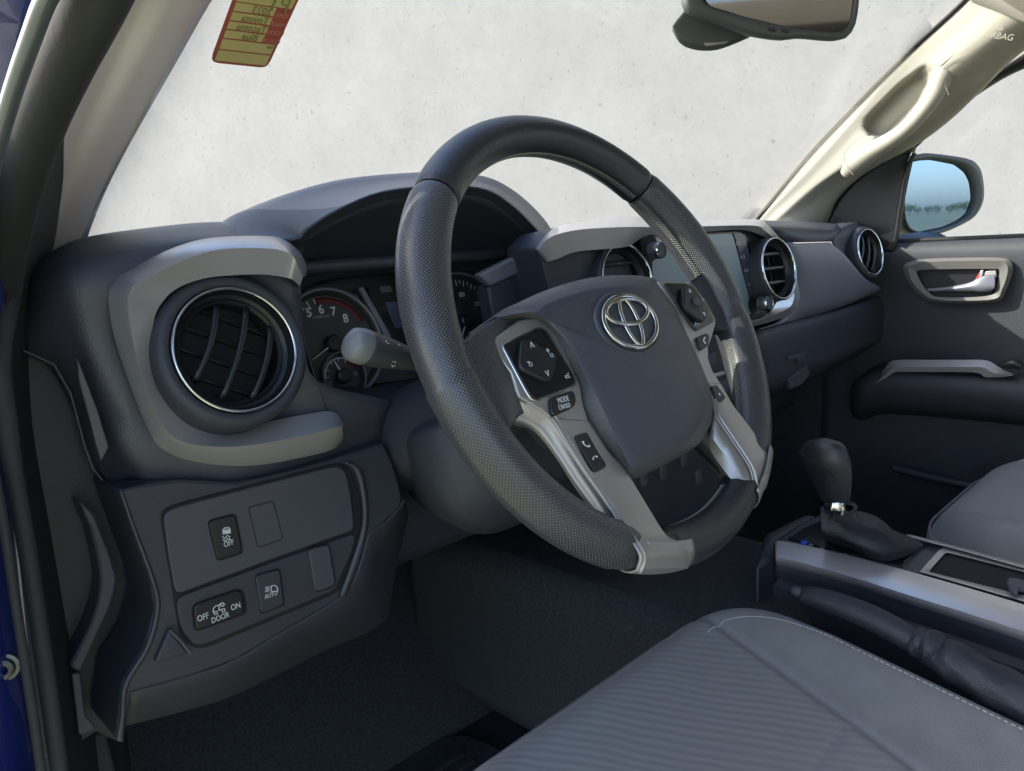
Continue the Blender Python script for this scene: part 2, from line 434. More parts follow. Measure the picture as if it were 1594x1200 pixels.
# leather arms joining rim and hub at nine and three o'clock
la = sheet('spoke_leather', [
    P2(Wp, [(714, 552), (724, 582), (748, 632), (780, 682)], .002),
    P2(Wp, [(727, 532), (744, 572), (768, 624), (790, 670)], .007),
    P2(Wp, [(748, 512), (765, 560), (783, 612), (797, 663)], .0075),
    P2(Wp, [(773, 496), (788, 545), (803, 598), (808, 648)], .004),
    P2(Wp, [(802, 476), (812, 540), (816, 598), (822, 640)], -.002)], PERF, sw, nu=6, nv=5, solid=.016)
# UVs so that the perforation continues
def planar_uv(o, s=.0026):
    l = o.data.uv_layers.new(name='UVMap')
    for p in o.data.polygons:
        for li, vi in zip(p.loop_indices, p.vertices):
            c = o.data.vertices[vi].co; l.data[li].uv = (c.dot(W2)/s, c.dot(W1)/s)
planar_uv(la)
ra = sheet('spoke_leather', [
    P2(Wp, [(1122, 400), (1142, 448), (1154, 490), (1160, 528)], .009),
    P2(Wp, [(1104, 412), (1124, 452), (1138, 490), (1147, 519)], .007),
    P2(Wp, [(1090, 428), (1108, 460), (1122, 490), (1131, 513)], .004),
    P2(Wp, [(1074, 438), (1096, 468), (1109, 494), (1113, 508)], .001)], LEA, sw, nu=6, nv=5, solid=.014)

# hub back
def ovl(ru, rv, cu, cv, h, n=48, p=2.6):
    out = []
    for k in range(n):
        t = 2*math.pi*k/n; c, s = math.cos(t), math.sin(t)
        out.append(Wl(cu+ru*math.copysign(abs(c)**(2/p), c), cv+rv*math.copysign(abs(s)**(2/p), s), h))
    return out
loops('hub_back', [ovl(.055, .05, 0, -.03, -.075), ovl(.075, .058, 0, -.03, -.05), ovl(.098, .056, 0, -.03, -.022), ovl(.095, .052, 0, -.03, -.010)], PLAS, sw, capback=True)
# airbag cover
o1 = [(773, 494), (781, 483), (802, 473), (844, 454), (886, 440), (927, 431), (973, 428), (1008, 431), (1023, 437), (1052, 475), (1073, 521), (1094, 567), (1110, 612), (1112, 646),
      (1098, 675), (1082, 696), (1032, 725), (1000, 740), (985, 744), (975, 738), (969, 727), (950, 700), (927, 669), (907, 630), (900, 596), (877, 557), (858, 525), (840, 504), (815, 497)]
n1 = len(o1)
o2 = [(820, 486), (838, 484), (850, 474), (872, 464), (902, 455), (933, 448), (973, 445), (1002, 447), (1014, 453), (1040, 485), (1061, 527), (1082, 571), (1097, 613), (1099, 641),
      (1086, 667), (1072, 685), (1030, 710), (1002, 725), (988, 729), (980, 724), (975, 714), (968, 700), (951, 665), (931, 622), (912, 588), (897, 556), (880, 530), (864, 512), (842, 492)]
lo_ = [Wp(x, y, .002) for x, y in o1]; bk = [Wp(x, y, .002)-WN*.032 for x, y in o1]
rg = [Wp(x, y, .0135) for x, y in o2]
cen = Wl(0, -.035, .019)
def ins(P, k, h):
    out = []
    for p in P:
        q = cen+(p-cen)*k; q = q-WN*(q.dot(WN)-h); out.append(q)
    return out
SM = 4
LL = [cr(bk, SM, True), cr(lo_, SM, True), cr([a.lerp(b, .55)+WN*.0012 for a, b in zip(lo_, rg)], SM, True), cr(rg, SM, True)]
mesh_edge = loops('airbag_cover_side', LL, HUBS, sw, cap=False, sharp=40)
mesh_edge['label'] = 'chamfered edge of the airbag cover, coloured paler for the light on it'
LL2 = [cr(rg, SM, True), cr(ins(rg, .97, .0146), SM, True)] + [cr(ins(rg, k, .0146+.0042*(1-k*k)), SM, True) for k in (.85, .7, .5, .3, .12)]
loops('airbag_cover', LL2, HUBM, sw, sharp=0)
# emblem, slightly sunk dish with three chrome ovals
em = Wl(0, -.002, .0185)
def oval(cu, cv, a, b, rad, h=0, n=56, sq=1):
    P = [em+W1*(cu+a*math.cos(2*math.pi*k/n))+W2*(cv+b*math.sin(2*math.pi*k/n))+WN*h for k in range(n)]
    vs = []; fs = []; seg = 10
    for i in range(n):
        t = (P[(i+1) % n]-P[i-1]).normalized(); s = t.cross(WN)
        for k in range(seg):
            q = 2*math.pi*k/seg; vs.append(P[i]+(s*math.cos(q)*rad+WN*math.sin(q)*rad*.6))
    for i in range(n):
        for k in range(seg): fs.append((i*seg+k, i*seg+(k+1) % seg, ((i+1) % n)*seg+(k+1) % seg, ((i+1) % n)*seg+k))
    return vs, fs
dish = lathe('emblem_recess', em-WN*.0004, WN, [(.0, .0006), (.97, .0006), (1.0, .0012), (1.06, .0006), (1.09, -.0014)], HUBM, sw, 72, sx=.0355, sy=.0245)
for v in dish.data.vertices: pass
eb = multi('emblem', [oval(0, 0, .0311, .0211, .0022, .0018), oval(0, .0082, .0255, .0104, .0019, .0022), oval(0, 0, .0088, .0196, .0019, .0020)], CHR, sw, sharp=0)

# ---- left spoke: silver frame
arm = plate('spoke_trim', P2(Wp, [(762, 538), (773, 524), (789, 512), (808, 498), (832, 494), (848, 500), (864, 520), (886, 560), (904, 600), (909, 632), (918, 660), (924, 668),
      (862, 656), (846, 641), (823, 627), (808, 618), (796, 580)], .006), .006, SILW, sw, bevel=.0012)
arm['label'] = 'silver trim round the left thumb switches'
def wsheet(name, prs, hs, **k):
    rows = []
    for (a, b), h in zip(prs, hs):
        rows.append([Wp(*a, h-.0022), Wp(*a, h-.0004), Wp(a[0]*.93+b[0]*.07, a[1]*.93+b[1]*.07, h), Wp((a[0]+b[0])/2, (a[1]+b[1])/2, h+.0006), Wp(a[0]*.07+b[0]*.93, a[1]*.07+b[1]*.93, h), Wp(*b, h-.0004), Wp(*b, h-.0022)])
    return sheet(name, rows, SILW, sw, nu=2, nv=5, solid=.004, **k)
wsheet('spoke_blade', [((856, 650), (916, 655)), ((866, 664), (927, 672)), ((884, 694), (948, 704)), ((909, 734), (973, 731)), ((944, 784), (1002, 778)), ((969, 824), (1034, 829)), ((986, 848), (1053, 843)), ((996, 868), (1067, 860)), ((990, 889), (1071, 885))],
       [.0062, .0062, .0062, .0062, .0075, .0125, .0168, .0176, .0120])['label'] = 'long silver blade of the left lower spoke'
L_r = [(762, 538), (796, 580), (808, 618), (826, 630), (846, 641), (860, 655), (884, 694), (909, 734), (944, 784), (967, 821)]
L_m = [(759, 541), (776, 570), (790, 598), (806, 632), (830, 650), (848, 662), (874, 700), (902, 742), (936, 790), (960, 825)]
L_b = [(758, 546), (772, 576), (786, 604), (791, 652), (815, 662), (838, 678), (866, 715), (893, 757), (922, 797), (950, 826)]
sheet('spoke_flange', [P2(Wp, L_r, .0055), P2(Wp, L_m, .001), [Wp(x, y, -.004) for x, y in L_b], [Wp(x, y, -.030) for x, y in L_b[:3]]+[Wp(x+12, y+6, -.026) for x, y in L_b[3:]]], SILW, sw, nu=5, nv=3, solid=.001)
# foot of the left spoke wrapping over the rim
def rimwrap(name, a0, a1, ph0, ph1, m, off=.0011, n=14, k=22):
    rows = [[rimpt(R(a0+(a1-a0)*i/n), ph0+(ph1-ph0)*j/k, off) for i in range(n+1)] for j in range(k+1)]
    return sheet(name, rows, m, sw, nu=1, nv=1, solid=.0015)
rimwrap('spoke_foot', 244.6, 260.8, -1.3, 1.75, SILW, off=.0009)
rimwrap('spoke_foot', 294.6, 311.5, -.9, 1.45, SILW, off=.0008)
# switch pod left
plate('switch_pod', P2(Wp, [(783, 536), (839, 510), (851, 516), (872, 549), (892, 581), (896, 594), (893, 600), (868, 610), (837, 621), (828, 619), (818, 603)], .0078), .004, GLOSS, sw, bevel=.0008, rnd=.002)
plate('switch_pod_rim', P2(Wp, [(780, 536), (840, 507), (854, 515), (875, 548), (895, 580), (899, 595), (895, 603), (868, 613), (836, 625), (826, 622), (815, 603)], .0068), .004, CHR, sw, bevel=.0006, rnd=.002)
dia = [(812, 528), (826, 526), (866, 552), (868, 560), (863, 586), (853, 595), (815, 577), (809, 568)]
b_ = plate('direction_pad', P2(Wp, dia, .0118), .005, BLK, sw, bevel=.0014, rnd=.002)
xw = (Wp(868, 560, .012)-Wp(812, 575, .012)).normalized()
def wtext(body, px, py, h, size, m=WHT, par=sw, nm='print', nar=1):
    return text(nm, body, Wp(px, py, h), W1, W2, size, m, par, nar=nar)
def chev(px, py, ang, s=.0022, h=.0122):
    c = Wp(px, py, h); pts = []
    for a in (ang-135, ang, ang+135): pts.append(c+(W1*math.cos(R(a))+W2*math.sin(R(a)))*s)
    return tubedata(pts, .00035, 5)
ic = multi('arrow_print', [chev(828, 537, 90), chev(852, 580, 270)], WHT, b_); ic['kind'] = 'stuff'
wtext('+', 853, 546, .0122, .007, par=b_, nm='plus_print'); wtext('-', 822, 562, .0122, .008, par=b_, nm='minus_print')
def spk(px, py):
    c = Wp(px, py, .0122); return tubedata([c+W1*-.0012+W2*.0012, c+W1*.0012+W2*.0012, c+W1*.0012-W2*.0012, c-W1*.0012-W2*.0012, c+W1*-.0012+W2*.0012], .00022, 5)
multi('speaker_print', [spk(859, 553), spk(826, 567)], WHT, b_)
vt = wtext('\u00ab\u00a3', 883, 585, .0082, .0055, nm='voice_print')
plate('mode_button', P2(Wp, [(858, 618), (892, 607), (897, 616), (897, 630), (889, 636), (863, 648), (858, 640)], .0088), .005, BLK, sw, bevel=.001, rnd=.0015)
wtext('MODE', 877, 622, .0091, .0056, nar=.72); wtext('\u25a1HOLD', 879, 632.5, .0091, .0048, nar=.66)
plate('phone_button', P2(Wp, [(896, 678), (914, 672), (931, 703), (944, 722), (943, 727), (929, 735), (923, 731), (908, 704)], .0088), .005, BLK, sw, bevel=.001, rnd=.0012)
def handset(px, py, s, rot):
    c = Wp(px, py, .0093); pts = []
    for a in (-60, -30, 0, 30, 60):
        pts.append(c+(W1*math.cos(R(a+rot))+W2*math.sin(R(a+rot)))*s)
    return tubedata(pts, [s*.28, s*.14, s*.12, s*.14, s*.28], 6)
multi('handset_print', [handset(913, 687, .0036, 225), handset(928, 716, .0028, 100)], WHT, sw)

# ---- right spoke
plate('spoke_trim', P2(Wp, [(1024, 437), (1067, 438), (1080, 443), (1100, 470), (1113, 494), (1115, 502), (1109, 524), (1103, 540), (1103, 558), (1109, 576), (1124, 600), (1130, 611),
      (1112, 634), (1106, 610), (1085, 560), (1060, 505), (1040, 465)], .006), .008, SILW, sw, bevel=.0012)['label'] = 'silver trim round the right thumb switches'
wsheet('spoke_blade', [((1102, 596), (1121, 596)), ((1108, 620), (1132, 614)), ((1114, 647), (1143, 633)), ((1135, 680), (1168, 665)), ((1159, 716), (1194, 704)), ((1168, 733), (1193, 722)), ((1172, 752), (1188, 745)), ((1175, 778), (1180, 774))],
       [.0062, .0066, .0085, .0125, .0168, .0172, .0155, .010])['label'] = 'long silver blade of the right lower spoke'
RL = [[(1112, 636), (1115, 650), (1136, 682), (1160, 718), (1169, 736), (1173, 754), (1176, 779)], [(1106, 668), (1108, 680), (1128, 708), (1150, 738), (1160, 750), (1168, 764), (1175, 782)],
      [(1096, 684), (1100, 690), (1116, 717), (1135, 742), (1149, 756), (1163, 770), (1174, 786)], [(1078, 694), (1082, 698), (1102, 722), (1124, 748), (1140, 761), (1158, 777), (1172, 792)]]
RH = [[.0055, .0075, .0118, .0162, .0166, .0150, .0095], [-.001, .0005, .005, .011, .0135, .0135, .009], [-.009, -.008, -.003, .004, .009, .011, .008], [-.034, -.034, -.030, -.018, -.008, .002, .004]]
sheet('spoke_flange', [[Wp(x, y, h) for (x, y), h in zip(a, b)] for a, b in zip(RL, RH)], SILW, sw, nu=4, nv=1, solid=.001, sharp=25)
plate('switch_pod', P2(Wp, [(1034, 440), (1067, 441), (1079, 445), (1099, 472), (1111, 495), (1111, 501), (1085, 515), (1077, 507), (1058, 480)], .0078), .004, GLOSS, sw, bevel=.0008, rnd=.0015)
b_ = plate('direction_pad', P2(Wp, [(1064, 446), (1078, 442), (1090, 458), (1101, 492), (1097, 500), (1090, 499), (1070, 482), (1065, 474)], .0125), .005, BLK, sw, bevel=.0014, rnd=.002)
c = Wp(1084, 470, .0126)
lathe('enter_button', c, WN, [(0, .0022), (.0040, .0022), (.0046, .0016), (.0048, -.001)], PLAS2, b_, 24)
multi('arrow_print', [chev(1074, 453, 90, .0018, .013), chev(1096, 488, 270, .0018, .013), chev(1094, 466, 0, .0018, .013)], WHT, b_)
wtext('\u2302', 1084, 505, .0081, .006, PRG, nm='return_print'); tube('return_mark', [Wp(1081, 507, .0081), Wp(1082, 504, .0081), Wp(1087, 503, .0081), Wp(1088, 506, .0081)], .0003, WHT, sw, 5)
b_ = plate('button', P2(Wp, [(1085, 525), (1100, 518), (1105, 522), (1103, 538), (1093, 545), (1090, 541)], .0088), .005, BLK, sw, bevel=.001, rnd=.001)
tube('mark_print', [Wp(1097, 525, .0092), Wp(1095, 530, .0092), Wp(1098, 535, .0092)], .0007, WHT, b_, 5)
b_ = plate('button', P2(Wp, [(1108, 601), (1116, 599), (1130, 618), (1124, 626), (1115, 620)], .0088), .005, BLK, sw, bevel=.001, rnd=.001)
tube('mark_print', [Wp(1119, 612, .0092), Wp(1121, 615, .0092)], .0007, WHT, b_, 5)
# lower arms of the wheel skeleton behind the spokes
tube('spoke_core', [Wl(-.05, -.06, -.015), Wl(-.062, -.11, -.012), Wl(-.058, -.165, -.002)], [.016, .011, .010], BLK, sw, 12, sm=5)
tube('spoke_core', [Wl(.05, -.06, -.015), Wl(.078, -.11, -.012), Wl(.09, -.150, -.002)], [.016, .011, .010], BLK, sw, 12, sm=5)
rimsec('rim_core', 242, 262.5, BLK, n=24, ex=-.0012)
rimsec('rim_core', 292, 315, BLK, n=24, ex=-.0012)

# ============================================================ STEERING COLUMN AND STALK
colm = thing('steering_column', 'dark grey plastic steering column shroud below and behind the wheel', 'steering column', (0, .15, -.07))
def colring(h, a, up, dn, cv=0, cu=0, n=40):
    out = []
    for k in range(n):
        t = 2*math.pi*k/n; c, s = math.cos(t), math.sin(t)
        out.append(Wl(cu+a*math.copysign(abs(c)**.75, c), cv+(up if s > 0 else dn)*math.copysign(abs(s)**.75, s), h))
    return out
loops('upper_shroud', [colring(-.30, .085, .05, .05), colring(-.20, .075, .045, .05), colring(-.12, .06, .04, .045), colring(-.07, .05, .035, .04), colring(-.062, .04, .03, .03)], PLAS, colm)
loops('lower_shroud', [colring(-.34, .065, .05, .075, -.01, .06), colring(-.27, .078, .04, .090, -.015, .035), colring(-.21, .086, .03, .100, -.02, .012), colring(-.17, .088, .02, .094, -.02), colring(-.135, .07, .01, .07, -.02), colring(-.13, .05, .01, .04, -.02)], PLAS, colm)
stk = thing('headlight_stalk', 'dark grey headlight and turn signal stalk with rounded twist knob, left of the wheel', 'stalk')
SY = .075
ax = [Y(548, 533, SY), Y(556, 537, SY), Y(572, 541, SY), Y(600, 549, SY), Y(630, 557, SY), Y(660, 566, SY+.005), Y(760, 600, SY+.02)]
PK = mat('stalk_knob_grey', (0.1440, 0.1512, 0.1552), .42, mottle=.05)
PK2 = mat('stalk_grey', (0.0450, 0.0488, 0.0525), .45, mottle=.05)
tube('twist_knob', [ax[0]+(ax[0]-ax[1])*.9, ax[0]+(ax[0]-ax[1])*.4, ax[0], ax[1], Y(566, 540, SY), Y(569, 541, SY)], [.0040, .0088, .0112, .0125, .0127, .0122], PK, stk, 28, sm=4)
s2 = tube('stalk_arm', [Y(569.5, 541, SY), Y(571, 541.3, SY), ax[3], ax[4], ax[5], ax[6]], [.0119, .0126, .0112, .0088, .0072, .0060], PK2, stk, 28, sm=4)
sx = (ax[4]-ax[2]).normalized(); sn = (CAM-ax[3]).normalized(); sn = (sn-sx*sn.dot(sx)).normalized(); su = sn.cross(sx)
def stp(px, py, r): return CAM+ray(px, py)*((Y(px, py, SY)-CAM).length/ray(px, py).length) + (CAM-Y(px, py, SY)).normalized()*r
# sun/lamp symbol: ring with rays, two more marks further along
lc = stp(599, 538, .0125); pr_ = [tubedata([lc+(sx*math.cos(k*.5236)+su*math.sin(k*.5236))*.0015 for k in range(13)], .00038, 5)]
for k in range(8):
    d = sx*math.cos(k*.785)+su*math.sin(k*.785); pr_.append(tubedata([lc+d*.0024, lc+d*.0037], .00036, 5))
lc = stp(615, 551, .0115); pr_.append(tubedata([lc-sx*.0015, lc+sx*.001], .0005, 5)); pr_.append(tubedata([lc+sx*.002-su*.001, lc+sx*.004-su*.001, lc+sx*.004+su*.001, lc+sx*.002+su*.001], .0003, 5))
lc = stp(612, 566, .0115)
for s in (-1, 1): pr_.append(tubedata([lc+su*s*.001-sx*.001, lc+su*s*.0022, lc+su*s*.001+sx*.002], .0003, 5))
lc = stp(620, 539, .010); pr_.append(tubedata([lc-sx*.001, lc+su*.0015, lc+sx*.0015], .0003, 5))
multi('symbol_print', pr_, WHT, stk)

# ============================================================ DASHBOARD
dash = thing('dashboard', 'dark grey truck dashboard with silver trims and round air vents behind the steering wheel', 'dashboard', (.36, .3, -.1))
def YY(l): return [Y(x, y, d) for x, y, d in l]
# left end pad
sheet('end_pad', [
    YY([(58, 425, .62), (100, 392, .62), (150, 375, .62), (250, 362, .62), (350, 356, .62), (480, 345, .62)]),
    YY([(52, 412, .34), (80, 392, .34), (133, 369, .34), (250, 352, .34), (340, 345, .34), (470, 345, .34)]),
    YY([(46, 430, .26), (78, 404, .25), (133, 383, .245), (250, 366, .24), (345, 360, .24), (475, 372, .24)]),
    YY([(41, 470, .255), (86, 440, .22), (140, 425, .208), (250, 410, .205), (350, 400, .205), (468, 436, .205)]),
    YY([(37, 543, .255), (95, 520, .225), (152, 515, .208), (250, 515, .218), (350, 520, .248), (474, 525, .207)]),
    YY([(80, 575, .255), (122, 575, .225), (165, 580, .208), (240, 605, .210), (380, 625, .232), (494, 594, .205)]),
    YY([(118, 650, .255), (150, 650, .225), (190, 650, .208), (240, 680, .205), (400, 700, .205), (606, 625, .205)]),
    YY([(133, 700, .25), (168, 700, .225), (205, 700, .208), (300, 735, .207), (400, 738, .207), (606, 655, .21)]),
    YY([(172, 762, .24), (196, 745, .225), (240, 752, .212), (320, 757, .212), (420, 745, .212), (604, 700, .215)])], PAD, dash, nu=5, nv=4, solid=.003)
# silver C-shaped surround round the left vent
Crail = [((477, 430), (472, 430), (466, 446)), ((476, 410), (464, 414), (459, 438)), ((465, 391), (456, 397), (449, 433)), ((446, 375), (436, 387), (427, 429)), ((420, 367.5), (398, 384), (400, 427)),
    ((353, 368), (342, 386), (353, 429)), ((302, 375), (308, 395), (320, 433)), ((250, 394), (270, 410), (290, 442)), ((210, 416), (238, 427), (267, 455)), ((183, 432), (206, 443), (251, 473)),
    ((171, 449), (198, 457), (243, 487)), ((169, 467), (197, 475), (238, 507)), ((173, 502), (202, 513), (234, 535)), ((184, 547), (212, 556), (238, 570)), ((205, 608), (226, 603), (247, 602)),
    ((222, 650), (243, 646), (270, 624)), ((237, 681), (263, 678), (298, 648)), ((253, 699), (284, 690), (335, 664)), ((288, 715), (322, 696), (375, 667)), ((342, 724), (370, 697), (433, 653)),
    ((400, 724), (420, 690), (482, 644)), ((460, 714), (475, 679), (512, 640)), ((517, 700), (519, 667), (527, 647)), ((535, 682), (534, 664), (535, 659))]
def bottomness(i): return max(0, min(1, (i-14)/4))
sheet('vent_surround', [[Y(*a, .214) for a, b, c in Crail], [Y(*a, .203) for a, b, c in Crail],
    [Y(b[0]+(a[0]-b[0])*.12, b[1]+(a[1]-b[1])*.12, .1815) for a, b, c in Crail],
    [Y(b[0]+(c[0]-b[0])*.05, b[1]+(c[1]-b[1])*.05, .1785) for a, b, c in Crail],
    [Y(*c, .190+.012*bottomness(i)) for i, (a, b, c) in enumerate(Crail)], [Y(*c, .212) for a, b, c in Crail]], SIL, dash, nu=5, nv=1, solid=.0008, sharp=24)

# round air vents
VANE = mat('vane_black', (.016, .017, .020), .34, mottle=.1)
def vent(c, az, el, r, lab=None, rot=0, bez=1.26, dark=PLAS, nv=3, vert=True, par=None):
    n = azel(az, el); c = Vector(c); par = par or dash
    v = lathe('air_vent', c, n, [(r*bez*1.03, -.034), (r*bez, -.006), (r*bez*.985, -.001), (r*(bez*.55+.47), .0035), (r*1.05, .0035), (r*1.03, .001), (r*.99, -.004)], dark, par, 96, sharp=0)
    if lab: v['label'] = lab
    lathe('chrome_ring', c, n, [(r*1.025, .002), (r*1.02, .0046), (r*.998, .0053), (r*.975, .0044), (r*.968, .001)], CHR, v, 96, sharp=0)
    lathe('inner_barrel', c, n, [(r*.965, .0035), (r*.93, -.003), (r*.87, -.006), (r*.84, -.0045), (r*.80, -.007), (r*.79, -.024)], BLK, v, 72, sharp=25)
    lathe('vent_floor', c, n, [(r*.85, -.0225), (0.0001, -.0225)], PIT, v, 48)
    a, b, nn = basis(n)
    cr_, sr = math.cos(R(rot)), math.sin(R(rot)); a, b = a*cr_+b*sr, b*cr_-a*sr
    for i in range(nv):
        u = (i-(nv-1)/2)*r*(1.42/nv); hw = math.sqrt(max(0, (r*.80)**2-u*u))
        rows = []
        for k in range(11):
            t = -1+2*k/10; bow = r*.06*(1-t*t)
            p = c + a*(u+bow*(1 if vert else 0)) + b*(t*hw)
            rows.append([p+nn*(-.006+.003*(1-t*t))-a*.0008, p+nn*(-.0045+.003*(1-t*t))+a*.0008, p+nn*(-.0055+.003*(1-t*t))+a*.0042, p+nn*-.0095+a*.0052, p+nn*-.014+a*.004])
        sheet('vane', rows, VANE, v, nu=3, nv=1, solid=.0014)
    parts = []
    for i in range(4):
        u = (i-1.5)*r*.36; hw = math.sqrt(max(0, (r*.78)**2-u*u)); parts.append(boxdata(c+b*u+nn*-.0175, a, b, nn, hw*2, .0010, .006))
    o = multi('rear_vane', parts, BLK, v)
    return v
vent((-.223, .181, .0040), 0, 14, .0466, 'round air vent in the silver surround at the left end', rot=-28, bez=1.27)
vent((.213, .145, .023), -3, 12, .0405, 'round air vent left of the touchscreen', rot=90, bez=1.12, vert=False)
vent((.533, .128, .016), -3, 11, .0418, 'round air vent right of the touchscreen', rot=90, bez=1.07, nv=3, vert=False)
vent((.970, .170, .019), -7, 12, .0412, 'round air vent at the passenger end', rot=-25, bez=1.16)

# instrument hood
sheet('instrument_hood', [
    YY([(345, 372, .30), (400, 372, .42), (470, 345, .55), (560, 320, .6), (650, 310, .6), (720, 310, .6), (780, 325, .6), (830, 350, .55), (860, 380, .45), (868, 400, .35)]),
    YY([(340, 349, .30), (372, 334, .30), (450, 304, .30), (540, 281, .30), (650, 271, .30), (715, 272, .30), (768, 281, .30), (812, 306, .30), (845, 338, .29), (860, 360, .27)]),
    YY([(343, 356, .27), (378, 342, .262), (455, 313, .255), (545, 289, .25), (650, 278, .245), (715, 279, .245), (764, 288, .247), (804, 311, .25), (838, 343, .25), (854, 366, .245)]),
    YY([(352, 368, .225), (452, 370, .215), (476, 354, .21), (528, 323, .205), (602, 296, .20), (700, 288, .20), (758, 294, .20), (795, 316, .205), (826, 345, .21), (846, 368, .215)]),
    YY([(352, 374, .226), (452, 377, .216), (478, 359, .211), (530, 328, .206), (602, 301, .201), (700, 293, .201), (755, 299, .201), (791, 320, .206), (822, 349, .211), (842, 373, .216)]),
    YY([(356, 382, .235), (458, 386, .225), (482, 368, .219), (534, 338, .215), (604, 312, .21), (700, 304, .21), (751, 309, .21), (785, 329, .215), (815, 356, .22), (835, 380, .225)])], PAD, dash, nu=4, nv=3, solid=.002)
sheet('hood_lining', [
    YY([(456, 384, .224), (482, 367, .218), (534, 337, .214), (604, 311, .209), (700, 303, .209), (751, 308, .209), (785, 328, .214), (815, 355, .219), (838, 384, .224)]),
    YY([(462, 420, .27), (490, 400, .27), (545, 380, .27), (610, 365, .27), (690, 362, .27), (745, 372, .27), (780, 390, .27), (800, 405, .27), (815, 420, .26)]),
    YY([(460, 460, .30), (500, 440, .30), (560, 430, .30), (620, 425, .30), (690, 425, .30), (730, 428, .30), (760, 438, .30), (785, 455, .30), (800, 475, .29)])], PLAS, dash, nu=4, nv=4, solid=.001)
plate('cavity_back', P2(Y, [(440, 400), (840, 370), (850, 700), (440, 720)], .325), .01, PIT, dash, bevel=0)
sheet('cavity_side', [YY([(468, 432, .207), (474, 525, .207), (494, 594, .207), (515, 650, .207)]), YY([(464, 440, .30), (474, 530, .30), (495, 598, .29), (530, 650, .27)])], PLAS, dash, nu=4, nv=2, solid=.001)
# sill below the cluster
sheet('cluster_sill', [YY([(495, 598, .288), (560, 600, .288), (640, 590, .288), (700, 585, .288), (800, 560, .288)]), YY([(503, 606, .25), (560, 610, .25), (640, 600, .25), (700, 600, .25), (800, 590, .25)]), YY([(503, 640, .215), (560, 632, .215), (640, 620, .215), (640, 640, .215), (640, 660, .215)])], PLAS, dash, nu=4, nv=3, solid=.002)
# dark metal brow right of the cluster and the side of the centre stack behind the rim
plate('side_brow', P2(Y, [(747, 427), (833, 384), (846, 366), (861, 358), (851, 408), (765, 446)], .20), .012, SILD, dash, bevel=.003)
plate('stack_side', P2(Y, [(760, 446), (851, 408), (905, 392), (980, 383), (980, 560), (800, 600), (770, 500)], .205), .02, PLAS, dash, bevel=.003)

# centre stack
plate('centre_panel', P2(Y, [(840, 385), (862, 362), (905, 352), (985, 345), (1100, 350), (1175, 350), (1200, 365), (1222, 400), (1238, 455), (1228, 480), (1172, 503), (1000, 530), (880, 545)], .160), .05, PLAS, dash, bevel=.003)
CR2 = [((833, 386), (838, 391), (851, 408)), ((861, 356), (857, 369), (870, 402)), ((905, 345), (905, 357), (901, 391)), ((985, 337), (985, 353), (975, 384)), ((1030, 338), (1030, 354), (1010, 367)), ((1097, 342), (1097, 352), (1097, 361)),
    ((1178, 341.5), (1174, 351), (1155, 358)), ((1196, 351), (1189, 358), (1184, 366)), ((1210, 366), (1205, 371), (1200, 378)), ((1221, 382), (1216, 387), (1210, 396)), ((1233, 415), (1228, 419), (1218, 426)),
    ((1244, 450), (1236, 452), (1218, 455)), ((1244, 470), (1235, 467), (1208, 472)), ((1231, 489), (1225, 481), (1197, 487)), ((1173, 508), (1171, 502), (1169, 498)), ((1080, 524), (1080, 519), (1080, 513)), ((1000, 536), (1000, 531), (1000, 524))]
sheet('stack_surround', [[Y(*a, .200) for a, b, c in CR2], [Y(*a, .165) for a, b, c in CR2], [Y(*b, .1395) for a, b, c in CR2], [Y(*c, .148) for a, b, c in CR2], [Y(*c, .162) for a, b, c in CR2]], SIL, dash, nu=4, nv=1, solid=.0008, sharp=24)
sc = plate('touchscreen', P2(Y, [(996, 369), (1022, 366), (1150, 360), (1162, 366), (1196, 489), (1170, 497), (1020, 512)], .1475), .01, GLOSS, dash, bevel=.001, rnd=.002)
plate('screen_glass', P2(Y, [(1014, 370), (1138, 363), (1142, 370), (1172, 486), (1168, 489), (1020, 506)], .1465), .001, SCRN, sc, bevel=.0003)
SC2 = mat('key_strip', (.05, .06, .10), .2, coat=.6)
plate('key_strip', P2(Y, [(1142, 364), (1152, 362), (1160, 368), (1190, 484), (1174, 489), (1146, 375)], .1464), .001, SC2, sc, bevel=.0003)
for i, (x, y) in enumerate([(1149, 378), (1156, 399), (1162, 420), (1168, 441)]):
    text('key_print', ['HOME', 'MENU', 'AUDIO', 'MAP'][i] if False else '\u25ad', Y(x, y, .1455), (1, 0, 0), (0, 0, 1), .010, WHT, sc)
text('key_print', '\u25ad\u2500', Y(1022, 418, .1455), (1, 0, 0), (0, 0, 1), .009, PRG, sc)
def knob(px, py, r, yy=.146):
    c = Y(px, py, yy); k = lathe('volume_knob', c, (0, -1, .08), [(r, 0), (r, .012), (r*.93, .014), (r*.88, .0135), (r*.8, .0125), (0.0001, .0125)], PLAS2, sc, 40)
    lathe('knob_ring', c, (0, -1, .08), [(r*1.02, .010), (r*1.05, .0130), (r*.95, .0146), (r*.90, .0130)], CHR, k if False else sc, 40)
lathe('knob_well', Y(1172, 473, .1460), (0, -1, .08), [(.0001, .0005), (.013, .0005), (.0135, 0)], PIT, sc, 40)
knob(1183, 472, .0105, .136)
lathe('knob_well', Y(1011, 385, .1460), (0, -1, .08), [(.0001, .0005), (.016, .0005), (.0165, 0)], PIT, sc, 40)
knob(1014, 391, .0095, .138)
